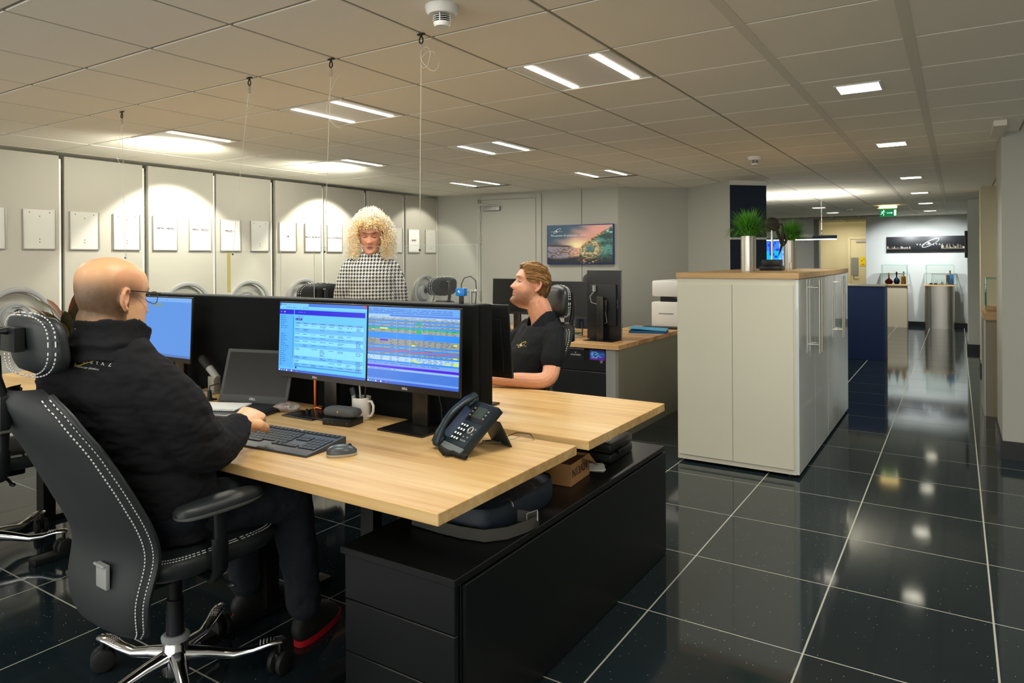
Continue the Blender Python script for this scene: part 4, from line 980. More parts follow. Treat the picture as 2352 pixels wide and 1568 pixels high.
b = MB(); b.tube([(-.03, .0, .20), (.0, .03, .16), (.02, .035, .08), (.03, .03, .004), (.06, .03, .003)], .003, 6); b.build('cable', M['rubber'], t)
# gadget clipped on the divider
t = thing('blue_gadget', 'bright blue clip-on gadget with cable on the divider top', 'gadget', (-1.70, 2.27, 1.2246))
b = MB(); b.cyl((0, 0, 0), (0, 0, .035), .010); b.build('post', M['blackp'], t); b = MB(); b.box(-.022, .022, -.012, .012, .032, .064); b.build('body', M['camblue'], t, bevel=.004)
b = MB(); b.add([(-.010, -.0125, .050), (.004, -.0125, .044), (-.004, -.0125, .056)], [(0, 1, 2)]); b.build('arrow_mark', M['txtw'], t, fix=False)
b = MB(); b.cyl((.040, .01, 0), (.040, .01, .052), .007); b.cyl((.03, .01, .052), (.062, .01, .052), .006); b.sph((.064, .01, .052), .008); b.build('clamp', M['silver'], t)
b = MB(); b.tube([(0, 0, .064), (.0, 0, .08), (.012, .004, .105), (.04, .01, .112), (.062, .014, .095), (.065, .015, .05), (.055, .02, .0)], .0022, 6); b.build('cable', M['rubber'], t)
# back desk items
t = thing('drinking_glass', 'empty drinking glass on the streaky wood desk', 'glass', (-2.76, 5.36, Z)); t.scale = (1.1, 1.1, 1.15)
MB().lathe([(.036, 0), (.042, .115), (.0405, .115), (.035, .010), (.001, .010)], 28, caps=False).build('tumbler', M['glass'], t, fix=False); MB().lathe([(.001, .001), (.0355, .001), (.0355, .008), (.001, .008)], 24).build('thick_bottom', M['acredge'], t)
t = thing('folder', 'bright blue elastic folder on the corner of the streaky wood desk', 'folder', (-2.37, 6.00, Z), math.radians(14)); t.scale = (1.1, 1.1, 1.4)
MB().box(-.15, .15, -.11, .11, 0, .004).build('back_cover', M['folderd'], t); MB().box(-.145, .145, -.105, .105, .004, .016).build('contents', M['folderd'], t)
b = MB(); b.add([(-.15, -.11, .030), (.15, -.11, .017), (.15, .11, .020), (-.15, .11, .028), (-.15, -.11, .028), (.15, -.11, .015), (.15, .11, .018), (-.15, .11, .026)], [(0,1,2,3),(7,6,5,4),(0,4,5,1),(1,5,6,2),(2,6,7,3),(3,7,4,0)]); b.build('front_cover', M['folder'], t)
t = thing('keyboard', 'black keyboard behind the blue folder', 'keyboard', (-2.36, 6.38, Z), .1)
MB().box(-.2, .13, -.06, .06, 0, .018).build('body', M['key'], t, bevel=.003)
t = thing('papers', 'white papers and clutter below the dark monitors', 'papers', (-2.98, 5.2, Z), .2)
for k in range(4): o = MB().box(-.12, .12, -.08, .08, .001*k, .001*k+.0008).build('sheet', M['paper'], t); o.rotation_euler = (0, 0, .2*k); o.location = (.05*k, .03*k, 0)
t = thing('picture_card', 'small standing card with blue wave print beside the glass', 'card', (-2.80, 5.20, Z), .1)
b = MB(); b.box(-.05, .05, 0, .002, 0, .13); b.build('card', M['paper'], t); b = MB()
for k in range(10): b.box(-.046, .046, -.0012, -.0004, .012+.011*k, .012+.011*k+.009, [(90,110,170),(150,170,215),(60,80,150)][k % 3])
b.build('wave_print', M['print'], t)
# printer
t = thing('printer', 'white multifunction printer half hidden by the tall white cabinet', 'printer', (-2.30, 6.75, 0))
MB().box(-.28, .30, -.15, .45, 0, .45).build('paper_cabinet', M['whitepl'], t, bevel=.01); MB().box(-.28, .30, -.15, .45, .453, .98).build('body', M['whitepl'], t, bevel=.02)
MB().box(-.28, .30, -.13, .45, 1.03, 1.19).build('scanner_lid', M['whitepl'], t, bevel=.02); MB().box(-.20, .30, -.10, .4, .98, 1.03).build('output_gap', M['blackp'], t)
b = MB(); b.box(.0, .28, -.26, -.12, 1.0, 1.03); b.build('control_panel', M['blackp'], t, bevel=.006); b = MB(); b.box(.03, .2, -.255, -.14, 1.0302, 1.0312); b.build('touch_display', M['camblue'], t)
b = MB(); b.box(.14, .26, -.155, -.15, .72, .86); b.build('grip_recess', M['key'], t, bevel=.002); MB().box(-.2, -.05, -.152, -.15, .86, .87).build('vent_line', M['greypl'], t)

# ------------------------------------------------------------------ office chairs
def interp(tab, t):
    for (a, va), (b, vb) in zip(tab, tab[1:]):
        if t <= b:
            i = tab.index((a, va)); q = (t-a)/(b-a) if b > a else 0
            v0 = tab[i-1][1] if i > 0 else 2*va-vb; v3 = tab[i+2][1] if i+2 < len(tab) else 2*vb-va
            return .5*(2*va + (vb-v0)*q + (2*v0-5*va+4*vb-v3)*q*q + (3*va-v0-3*vb+v3)*q**3)
    return tab[-1][1]
def office_chair(label, shell='leatherd', group='leather office chairs with headrest'):
    """faces +y, hub on the floor at the origin"""
    t = thing('office_chair', label, 'chair', (0, 0, 0), 0, group)
    b = MB(); b.lathe([(.001, .06), (.040, .06), (.045, .10), (.036, .155), (.030, .165), (.001, .165)], 24); b.build('hub', M['chrome'], t, smooth=40)
    b = MB(); b.lathe([(.001, .166), (.042, .166), (.044, .178), (.036, .186), (.001, .187)], 20); b.build('hub_cap', M['greypl'], t)
    b = MB(); b.cyl((0, 0, .187), (0, 0, .30), .029, .027, 20); b.cyl((0, 0, .30), (0, 0, .40), .021, n=20); b.build('gas_lift', M['blackp'], t)
    for k in range(5):
        a = .88 + 2*PI*k/5; c, s_ = math.cos(a), math.sin(a); rot = Matrix.Rotation(a, 4, 'Z')
        b = MB(); b.M = rot
        R = []
        for x, z, w, h in ((.03, .115, .026, .026), (.10, .105, .022, .020), (.18, .088, .019, .015), (.24, .095, .020, .013), (.29, .110, .024, .011), (.33, .112, .022, .010), (.345, .108, .012, .006)):
            R.append([(x, w*math.cos(q), z + h*math.sin(q)) for q in [2*PI*j/14 for j in range(14)]])
        b.rings(R); lg = b.build('leg', M['chrome'], t, smooth=50)
        b = MB(); b.M = rot
        for i in range(7):
            for j in range(-2, 3): b.sph((.262+.011*i, .0065*j, .1165 + .0035*math.sin(i/7*PI) - .0006*j*j), .0024, 6, 4)
        g = b.build('grip_studs', M['silver'], lg); g['kind'] = 'stuff'
        ca = a + .9; b = MB(); b.M = Matrix.Translation((.325*c, .325*s_, 0)) @ Matrix.Rotation(ca, 4, 'Z')
        for sy in (-1, 1):
            b2 = MB(); b2.M = b.M @ Matrix.Translation((.0, sy*.018, .0385)) @ Matrix.Rotation(PI/2, 4, 'X')
            b2.lathe([(.001, -.011), (.028, -.011), (.036, -.008), (.038, 0), (.036, .008), (.028, .011), (.001, .011)], 24); b2.build('caster_wheel', M['rubber'], t)
        b.box(-.02, .024, -.006, .006, .034, .072); b.cyl((0, 0, .06), (0, 0, .105), .008, n=8); b.build('caster_housing', M['blackp'], t, bevel=.003)
    b = MB(); b.box(-.10, .10, -.19, .13, .395, .445); b.box(-.05, .05, -.27, -.12, .37, .42); b.build('mechanism', M['blackp'], t, bevel=.012)
    b = MB(); b.tube([(.09, .02, .415), (.20, .03, .41), (.25, .03, .40)], .007, 8); b.sph((.26, .03, .40), (.022, .012, .008)); b.build('lever', M['blackp'], t)
    b = MB()
    b.loft([((0, .035 + yo, z), .240*s, .235*s2, (1, 0, 0), (0, 1, 0)) for z, s, s2, yo in ((.446, .80, .82, 0), (.452, .92, .93, 0), (.47, .99, .99, 0), (.495, 1, 1, 0), (.512, .97, .97, -.002), (.522, .86, .88, -.004), (.526, .6, .65, -.006), (.527, .1, .1, -.006))], 48, 4.2)
    b.build('seat', M['leather'], t, smooth=60)
    b = MB(); N = 120
    for r_, z in ((.236, .5155), (.229, .5195)):
        for i in range(N):
            def pt(q): return Vector(((r_-.004)*math.copysign(abs(math.cos(q))**(2/4.2), math.cos(q)), .033 + (r_-.009)*math.copysign(abs(math.sin(q))**(2/4.2), math.sin(q)), z))
            b.tube([pt(2*PI*i/N), pt(2*PI*(i+.6)/N)], .0016, 4)
    g = b.build('seat_stitching', M['stitch'], t, fix=False); g['kind'] = 'stuff'
    # backrest shell
    Y = [(0, -.225), (.16, -.245), (.35, -.235), (.55, -.30), (.75, -.375), (.92, -.445), (1, -.47)]
    WD = [(0, .165), (.05, .205), (.2, .222), (.42, .238), (.62, .232), (.8, .205), (.9, .17), (.96, .125), (1, .07)]
    Z0, Z1 = .30, 1.055; nu, nt = 14, 30
    def P(u, tt, side):
        w = interp(WD, tt); x = u*w; z = Z0 + (Z1-Z0)*tt
        y = interp(Y, tt) + .060*abs(u)**2.6*min(1, .50 + tt)
        th = .030*(max(0, 1-abs(u)**6))**.5*(max(0, 1-abs(2*tt-1)**14))**.5
        return Vector((x, y + side*th, z))
    def shell(sd, name, m):
        b = MB(); vs = []; fs = []
        for i in range(nt+1):
            for j in range(-nu, nu+1): vs.append(P(j/nu, i/nt, sd))
        n = 2*nu+1
        for i in range(nt):
            for j in range(n-1): a = i*n+j; fs.append((a, a+1, a+n+1, a+n) if sd < 0 else (a+n, a+n+1, a+1, a))
        b.add(vs, fs); b.build(name, M[m], t, fix=False, smooth=80)
    shell(1, 'back_cushion', 'leather')
    shell(-1, 'back_cover', 'leatherd')
    for off in (.93, .985):
        b = MB(); pts = [P(off, i/150, -1) + Vector((.001, -.0015 if off < .95 else .0, 0)) for i in range(2, 147)]
        for sx in (-1, 1):
            for i in range(len(pts)-1):
                if i % 2 == 0:
                    a, c = pts[i], pts[i+1]; b.tube([(a.x*sx, a.y, a.z), (c.x*sx, c.y, c.z)], .0020, 4)
        g = b.build('back_stitching', M['stitch'], t, fix=False); g['kind'] = 'stuff'
    b = MB(); b.tube([P(1, i/40, 0)*1.0 for i in range(1, 40)], .010, 6); pts2 = [Vector((-p.x, p.y, p.z)) for p in [P(1, i/40, 0) for i in range(1, 40)]]; b.tube(pts2, .010, 6); b.build('edge_piping', M['leather'], t, smooth=60)
    b = MB(); b.box(-.03, .03, -.012, 0, -.035, .035); b.v = [tuple(Vector(p) + Vector((.10, -.265, .50))) for p in b.v]; b.box(.07, .13, -.285, -.276, .53, .537); b.build('handle_bracket', M['greypl'], t, bevel=.004)
    # headrest
    b = MB(); b.box(-.030, .030, -.497, -.468, .95, 1.045); b.build('headrest_mount', M['blackp'], t, bevel=.01)
    b = MB(); b.box(-.022, .022, -.502, -.498, .955, 1.02); b.build('mount_plate', M['silver'], t, bevel=.0015, seg=1)
    b = MB(); b.tube([(0, -.475, 1.02), (0, -.495, 1.09), (0, -.498, 1.15)], .014, 10); b.tube([(0, -.498, 1.15), (0, -.495, 1.215), (0, -.46, 1.215)], .012, 10); b.box(-.05, .05, -.47, -.445, 1.16, 1.225); b.build('headrest_bracket', M['blackp'], t, smooth=40)
    b = MB(); R = []
    for i in range(13):
        v = -1 + 2*i/12; hh = .088
        R_ = []
        for j in range(40):
            q = 2*PI*j/40; cx = math.cos(q); sy = math.sin(q)
            wdt = .152*(1 - abs(v)**3.2)**(1/3.2) + .004
            x = wdt*math.copysign(abs(cx)**.9, cx)
            yy = -.405 + .30*x*x*3.2*.6 - .012*v + (.033*(1-abs(v)**4)**.5 + .002)*math.copysign(abs(sy)**.7, sy)
            R_.append((x, yy, 1.175 + v*hh))
        R.append(R_)
    b.rings(R); b.build('headrest', M['leather'], t, smooth=60)
    b = MB()
    for sc in (1.0, .93):
        for i in range(96):
            if i % 2: continue
            def hp(k): q = 2*PI*k/96; x = .153*sc*math.copysign(abs(math.cos(q))**.65, math.cos(q)); z = .088*sc*math.copysign(abs(math.sin(q))**.65, math.sin(q)); return Vector((x, -.405 + .576*x*x - .02 - (.012 if sc < 1 else .0), 1.175 + z))
            b.tube([hp(i), hp(i+1)], .0020, 4)
    g = b.build('headrest_stitching', M['stitch'], t, fix=False); g['kind'] = 'stuff'
    for sx in (-1, 1):
        b = MB(); b.tube([(sx*.14, -.0, .425), (sx*.235, -.005, .425), (sx*.262, -.005, .46), (sx*.262, -.005, .56)], [.020, .020, .026, .028], 12, flat=.55, up=(1, 0, 0)); b.build('arm_post', M['blackp'], t, smooth=50)
        b = MB(); b.tube([(sx*.262, -.005, .54), (sx*.262, -.005, .64)], [.021, .026], 12, flat=.6, up=(1, 0, 0)); b.build('arm_sleeve', M['blackp'], t, smooth=50)
        b = MB(); b.loft([((sx*.255, .0, z), .046*s, .145*s2, (1, 0, 0), (0, 1, 0)) for z, s, s2 in ((.640, .7, .8), (.648, .94, .97), (.656, .98, 1.0))], 32, 2.8); b.build('armrest_base', M['silver'], t, smooth=50)
        b = MB(); b.loft([((sx*.255, .0, z), .046*s, .145*s2, (1, 0, 0), (0, 1, 0)) for z, s, s2 in ((.6565, .98, 1.0), (.668, 1.0, 1.0), (.677, .92, .95), (.682, .65, .8), (.683, .1, .3))], 32, 2.8); b.build('armrest_pad', M['leather'], t, smooth=60)
    return t
ch = office_chair('dark leather office chair with white stitching under the bald man')
ch.location = (-2.165, 1.32, 0); ch.rotation_euler = (0, 0, math.radians(-2))
dup(ch, (-3.86, 1.42, 0), math.radians(-6), 'dark office chair cut off by the left edge of the photo')
dup(ch, (-2.11, 3.035, 0), math.atan2(-.77, -.64) - PI/2, 'black office chair with the blond man sitting in it')
dup(ch, (-3.90, 3.34, 0), math.atan2(.4, -.9) - PI/2, 'empty office chair with grey headrest left of the standing woman')
dup(ch, (-4.2, 4.92, 0), math.atan2(.25, -.97) - PI/2, 'empty office chair with grey headrest between woman and door')

# ------------------------------------------------------------------ people
def frame(c, fwd, up=(0, 0, 1)):
    f = Vector(fwd).normalized(); u = Vector(up); u = (u - f*u.dot(f)).normalized(); r = f.cross(u)
    m = Matrix((r, f, u)).transposed().to_4x4(); m.translation = Vector(c); return m
HEADP = [(-.135, .040, -.035, .030), (-.122, .078, -.03, .034), (-.110, .092, -.03, .042), (-.092, .094, -.04, .052), (-.07, .090, -.058, .060), (-.045, .092, -.074, .065),
         (-.02, .092, -.086, .069), (.0, .089, -.094, .072), (.022, .086, -.099, .075), (.042, .091, -.101, .0765), (.062, .087, -.100, .0765), (.082, .077, -.094, .072), (.10, .058, -.080, .060), (.114, .032, -.055, .040), (.121, .005, -.028, .02)]
def head_local(u_, z, hp=HEADP):
    pass
def g2(x, z, cx, cz, sx, sz): return math.exp(-((x-cx)/sx)**2 - ((z-cz)/sz)**2)
def add_head(b, H, sc=1., nose=1., jaw=1., lids=0., open_=0.):
    """H: head frame, +y face, +z crown"""
    R = []; zs = []
    for i in range(len(HEADP)-1):
        for k in range(5): zs.append((i, k/5))
    zs.append((len(HEADP)-2, 1.))
    for i, t in zs:
        P = [HEADP[max(0, min(len(HEADP)-1, i+d))] for d in (-1, 0, 1, 2)]
        z, yf, yb, w = [.5*(2*P[1][q] + (P[2][q]-P[0][q])*t + (2*P[0][q]-5*P[1][q]+4*P[2][q]-P[3][q])*t*t + (3*P[1][q]-P[0][q]-3*P[2][q]+P[3][q])*t**3) for q in range(4)]
        ring = []; yc = (yf+yb)/2; ry = (yf-yb)/2
        if z < -.05: w *= jaw
        for j in range(72):
            a = 2*PI*j/72; c, s = math.cos(a), math.sin(a); e = 2/2.25
            x = w*math.copysign(abs(c)**e, c); y = yc + ry*math.copysign(abs(s)**e, s)
            if s > 0:
                d = 0
                d += .006*(g2(x, z, 0, .036, .05, .010)) - .007*g2(x, z, 0, .012, .008, .012)*0
                for sx in (-1, 1):
                    d -= .0125*g2(x, z, sx*.031, .010, .016, .013); d += .005*g2(x, z, sx*.031, .032, .02, .007)
                    d += .004*g2(x, z, sx*.048, -.018, .02, .02); d += .006*nose*g2(x, z, sx*.013, -.030, .007, .008)
                    d -= .003*g2(x, z, sx*.028, -.048, .008, .016)
                if -.045 < z < .03:
                    q = (.03 - z)/.062; hN = .024*max(0, min(1, q))**1.15*nose; wN = .0085 + .0055*max(0, q)
                    if z < -.032: hN *= max(0, 1 - (-.032 - z)/.010)
                    d += hN*math.exp(-(x/wN)**2)
                d += .0055*g2(x, z, 0, -.0555, .019, .0045) + .0055*g2(x, z, 0, -.0685, .017, .005) - .0035*g2(x, z, 0, -.0615, .021, .0028)
                d -= .004*g2(x, z, 0, -.079, .02, .006) + 0; d += .007*g2(x, z, 0, -.104, .02, .014)
                y += d
            ring.append(H @ Vector((x*sc, y*sc, z*sc)))
        R.append(ring)
    b.rings(R)
    for sx in (-1, 1):                                   # ears
        def E(y, z, o=.0): return H @ (Vector((sx*(.0755+o), -.006 + y*.82, z*.92))*sc)
        pts = [E(-.004, .022, .004), E(-.012, .034, .009), E(-.026, .034, .013), E(-.034, .020, .015), E(-.032, .0, .013), E(-.024, -.016, .009), E(-.012, -.028, .004), E(-.004, -.024, .001)]
        b.tube(pts, [.005*sc, .0058*sc, .006*sc, .006*sc, .006*sc, .006*sc, .0075*sc, .005*sc], 8)
        b.sph(E(-.017, .006, -.001), .016*sc, 12, 8, rot=(H.to_3x3() @ Matrix.Diagonal((.5, 1., 1.7)).to_3x3()))
        b.tube([E(-.006, .004, .004), E(-.016, -.012, .007)], .004*sc, 6)
def skin_color(H, kind, sc=1.):
    Hi = H.inverted(); base = Vector(lin({'bald': (232, 178, 132), 'blond': (232, 172, 140), 'woman': (212, 152, 124), 'far': (200, 150, 120)}[kind]))
    red = Vector(lin((196, 96, 82)))
    def f(co):
        p = (Hi @ co)/sc; x, y, z = p; c = base.copy(); n = noise.noise(co*60)*.5 + .5; n2 = noise.noise(co*110)*.5 + .5
        c = c*(.93 + .12*n)
        if -.16 < z < .14 and abs(x) < .11 and -.12 < y < .14:
            if y > .05:
                c = c.lerp(red, .75*g2(x, z, 0, -.0555, .023, .005) + .8*g2(x, z, 0, -.0675, .021, .005) + .18*g2(x, z, 0, -.02, .016, .02))
                for s in (-1, 1):
                    c = c.lerp(red, .22*g2(x, z, s*.045, -.02, .022, .02))
                    c = c.lerp(Vector((.09, .05, .03)), .9*g2(x, z, s*.033, .036, .020, .0055)); c = c.lerp(Vector((.10, .04, .03)), .7*g2(x, z, s*.031, .010, .018, .006))
            if y > .05: c = c.lerp(Vector((.16, .04, .035)), .8*g2(x, z, 0, -.0615, .022, .0022))
            if abs(x) > .07: c = c.lerp(red, .22)
            if kind == 'bald':
                m = (1/(1+math.exp((z - .050 + .40*max(0, y+.0))/.012)))*(1/(1+math.exp((-z-.062-.25*max(0, y))/.008)))*(1/(1+math.exp((y - .045)/.010)))
                if abs(x) > .0775 and -.036 < z < .036 and y > -.045: m *= .1
                if y > 0: m *= 1/(1+math.exp((-z - .0)/.006))
                c = c.lerp(Vector(lin((74, 58, 43)))*(.5 + 1.0*n2), .92*m)
            if kind == 'blond':
                m = (1/(1+math.exp((z + .045 - .5*max(0, .05-y))/.008)))*(1/(1+math.exp((-z-.125)/.006)))*(1/(1+math.exp((-y + .0)/.012)))
                m = max(m, .8*g2(x, z, 0, -.047, .024, .005))*(1 - .9*g2(x, z, 0, -.0615, .020, .009)) 
                c = c.lerp(Vector(lin((104, 66, 42)))*(.8 + .4*n2), .90*min(1, m)*(.8 + .2*n2))
        return c
    return f
def eyes(H, t, o, sc=1., lid=.5, iris=True):
    for sx in (-1, 1):
        c = H @ (Vector((sx*.031, .0665, .010))*sc); b = MB(); b.sph(c, .0125*sc, 16, 12); e = b.build('eyeball', M['eye'], t, origin=o)
        d = (H.to_3x3() @ Vector((0, 1, -.1))).normalized()
        if not iris: continue
        b = MB(); b.sph(c + d*.0075*sc, .0068*sc, 12, 8); b.build('iris', M['iris'], e, origin=o)
def eyelids(H, t, o, colf, sc=1., drop=.2, up_=True):
    for sx in (-1, 1):
        c = Vector((sx*.031, .0665, .010)); b = MB(); R = []
        for i in range(7):
            el = math.radians(drop + (95-drop)*i/6); R.append([H @ ((c + Vector((.0150*math.sin(a)*math.cos(el)*1.05, .0138*math.cos(a)*math.cos(el), .0138*math.sin(el))))*sc) for a in [math.radians(-80 + 160*j/12) for j in range(13)]])
        b.rings(R, closed=False, cap0=False, cap1=False); ob = b.build('eyelid', M['skin'], t, origin=o)
        a_ = ob.data.attributes.new('tint', 'FLOAT_COLOR', 'POINT'); cc = colf(H @ (Vector((.05, .08, -.01))*sc))*.8
        for q in a_.data: q.color = tuple(cc) + (1,)
def hand(b, W_, palm_dir, fing_dir, sc=1., curl=.5, left=False):
    """palm_dir: normal out of the palm; fing_dir: along fingers"""
    F = Vector(fing_dir).normalized(); N = Vector(palm_dir); N = (N - F*N.dot(F)).normalized(); S = F.cross(N)*(1 if left else -1)   # S towards thumb
    W_ = Vector(W_)
    b.loft([(W_ + F*d*sc, w*sc, h*sc, S, N) for d, w, h in ((-.02, .026, .020), (.01, .030, .018), (.04, .039, .017), (.07, .042, .015), (.088, .040, .012))], 20, 2.4)
    for k, (off, L) in enumerate(((.030, .072), (.010, .080), (-.011, .074), (-.031, .058))):
        p = W_ + F*.082*sc + S*off*sc; d = F.copy(); pts = [p - F*.02*sc, p]
        for seg in (.45, .32, .26):
            ax = S*(1 if not left else 1); d = (d*math.cos(curl*(1+.1*k)) + N*math.sin(curl*(1+.1*k))).normalized(); p = p + d*L*seg*sc; pts.append(p)
        b.tube(pts + [pts[-1] + d*.005*sc], [.0105*sc, .0108*sc, .0098*sc, .0088*sc, .0076*sc, .003*sc], 10)
    p = W_ + F*.015*sc + S*.022*sc
    b.tube([p, p + (F*.6 + S*.8)*.03*sc, p + (F*1.0 + S*.75 + N*.4)*.045*sc, p + (F*1.3 + S*.55 + N*.8)*.058*sc, p + (F*1.35 + S*.5 + N*.85)*.062*sc], [.014*sc, .0145*sc, .012*sc, .010*sc, .004*sc], 10)
def wrinkle(a=.004, f=14, seed=0, stretch=(1, 1, 1)):
    def d(co):
        p = Vector((co.x*stretch[0], co.y*stretch[1], co.z*stretch[2]))*f + Vector((seed, 0, 0))
        return a*(noise.noise(p) + .5*(1-2*abs(noise.noise(p*1.9))))
    return d

# ---- the bald man in the black fleece
O1 = Vector((-2.15, 1.33, 0))
t = thing('person', 'bald man with glasses in a black fleece seated with his back to us', 'person', O1)
H1 = frame((-2.085, 1.083, 1.290), (-.14, 1, -.07)) @ Matrix.Scale(1.03, 4)
b = MB(); add_head(b, H1, 1.0)
b.limb([(-2.10, 1.05, 1.09), (-2.092, 1.052, 1.17), (-2.087, 1.058, 1.24)], [.072, .071, .070])
b.limb([(-2.17, 1.29, .60), (-2.17, 1.22, .78), (-2.15, 1.12, .98), (-2.13, 1.08, 1.08)], [.13, .125, .125, .08])
b.limb([(-2.31, 1.07, 1.05), (-2.13, 1.08, 1.07), (-1.98, 1.12, 1.05)], [.045, .055, .045])
b.limb([(-1.975, 1.13, 1.045), (-1.955, 1.28, .84), (-2.025, 1.43, .835), (-2.05, 1.475, .845)], [.05, .042, .030, .028])
hand(b, (-2.065, 1.50, .848), (-.45, .1, -.9), (-.40, .8, .16), 1.12, .9)
b.limb([(-2.36, 1.06, 1.05), (-2.42, 1.30, .80), (-2.34, 1.47, .79), (-2.32, 1.50, .79)], [.05, .042, .030, .028])
hand(b, (-2.315, 1.52, .785), (.1, 0, -1), (.15, .95, -.05), 1.0, .35, True)
for sx, kx in ((-2.25, -2.32), (-2.08, -1.99)):
    b.limb([(sx, 1.30, .60), (kx, 1.60, .575), (kx - .02, 1.66, .50), (kx - .06, 1.74, .12)], [.085, .058, .055, .040])
skinf = skin_color(H1, 'bald')
put(remesh(b, .0037, 1), 'body', M['skin'], t, O1, colorf=skinf)
eyes(H1, t, O1)
# fleece jacket
b = MB(); rv, fv = (.97, .2, 0), (-.2, .97, 0)
b.loft([((-2.17, 1.29, .535), .19, .145, rv, fv), ((-2.17, 1.27, .64), .20, .15, rv, fv), ((-2.165, 1.225, .78), .20, .15, rv, fv), ((-2.155, 1.155, .92), .215, .15, rv, fv), ((-2.15, 1.105, 1.02), .222, .140, rv, fv), ((-2.14, 1.085, 1.09), .205, .125, rv, fv), ((-2.12, 1.077, 1.14), .150, .10, rv, fv), ((-2.10, 1.075, 1.17), .09, .08, rv, fv)], 40, 2.3)
b.limb([(-2.33, 1.07, 1.055), (-2.40, 1.16, .95), (-2.435, 1.30, .81), (-2.36, 1.45, .79), (-2.335, 1.485, .79)], [.082, .075, .066, .054, .048])
b.limb([(-1.985, 1.13, 1.06), (-1.940, 1.19, .97), (-1.955, 1.285, .835), (-2.01, 1.40, .825), (-2.045, 1.46, .84)], [.084, .080, .076, .064, .053])
b.limb([(-2.20, 1.08, 1.12), (-2.12, 1.08, 1.13), (-2.02, 1.10, 1.11)], [.075, .08, .075])
jk = put(remesh(b, .0065, 2, wrinkle(.0075, 11, 3, (1, 1, 2.2))), 'fleece_jacket', M['fleece'], t, O1)
b = MB(); R = []
for k, (z, w, d_, off) in enumerate(((1.120, .112, .100, 0), (1.150, .100, .092, .0), (1.165, .104, .096, .0), (1.185, .094, .089, .006), (1.208, .092, .088, .012), (1.232, .094, .092, .016), (1.236, .091, .089, .017), (1.225, .084, .082, .015), (1.17, .082, .078, .01), (1.13, .082, .078, 0))):
    ring = []
    for j in range(56):
        a = 2*PI*j/56; x = math.cos(a); y = math.sin(a); fr = max(0, y)**2
        zz = z - (.050*fr if z > 1.17 else .03*fr) ; ring.append((-2.093 + (w+.004)*x, 1.066 + off + (d_+.004)*y*(1 + .18*fr), zz + .004 + .003*math.sin(a*7 + k)))
    R.append(ring)
b.rings(R, loop=True); put(remesh(b, .004, 2, wrinkle(.002, 40)), 'collar', M['fleece'], t, O1)
b = MB()
for sx, kx in ((-2.255, -2.325), (-2.08, -1.985)):
    b.limb([(sx, 1.30, .60), (kx, 1.58, .585), (kx - .015, 1.66, .50), (kx - .04, 1.72, .25), (kx - .06, 1.75, .13)], [.100, .080, .074, .062, .060])
b.limb([(-2.26, 1.27, .62), (-2.07, 1.27, .62)], [.105, .105])
put(remesh(b, .008, 2, wrinkle(.006, 16, 9)), 'jeans', M['jeans'], t, O1)
for x in (-2.38, -2.06):
    b = MB(); b.loft([((x, 1.83, z), .046*s, .135*s2, (1, 0, 0), (-.25 if x > -2.2 else 0, 1, 0)) for z, s, s2 in ((.024, 1, 1), (.05, .96, .97), (.075, .85, .8), (.095, .7, .5), (.11, .6, .36))], 28, 2.4); b.v = [(x_, y_ - (z_-.02)*.6, z_) for x_, y_, z_ in b.v]
    b.build('shoe', M['rubber'], t, origin=O1, smooth=60)
    b = MB(); b.loft([((x, 1.83, z), .048, .138, (1, 0, 0), (-.25 if x > -2.2 else 0, 1, 0)) for z in (.001, .023)], 28, 2.4); b.build('shoe_sole', M['red'], t, origin=O1)
# glasses
def glasses(H, t, O):
    b = MB(); h = lambda x, y, z: H @ Vector((x, y, z))
    for sx in (-1, 1):
        b.tube([h(sx*.079, -.028, .012), h(sx*.080, -.012, .028), h(sx*.0785, .04, .026), h(sx*.073, .098, .022)], .0016, 6)
        b.tube([h(sx*(.036 + .026*math.cos(q)), .108 - .012*abs(math.cos(q)), .010 + .018*math.sin(q)) for q in [2*PI*i/20 for i in range(20)]], .0011, 5, loop=True)
        b.tube([h(sx*.073, .098, .022), h(sx*.062, .100, .020)], .0016, 5)
    b.tube([h(-.011, .110, .014), h(0, .116, .017), h(.011, .110, .014)], .0012, 5)
    g = b.build('glasses_frame', M['dsteel'], t, origin=O)
    for sx in (-1, 1):
        b = MB(); pts = [h(sx*(.036 + .025*math.cos(q)), .1075 - .012*abs(math.cos(q)), .010 + .0172*math.sin(q)) for q in [2*PI*i/20 for i in range(20)]]
        b.add(pts, [tuple(range(20))]); b.build('lens', M['glass'], g, origin=O, fix=False)
glasses(H1, t, O1)
# embroidered emblem across the shoulders
before = set(t.children); emblem(t, Vector((-2.045, .975, 1.135)) - O1, (math.radians(75), 0, math.radians(-4)), .115, None, None, 'VACUMETAL', M['yellow'], M['bluet'], M['txtw'], t=.004, tail='metallizes your plastics')
bpy.context.view_layer.update(); conform([o for o in t.children if o not in before], jk, O1, (math.radians(75), 0, math.radians(-4)))

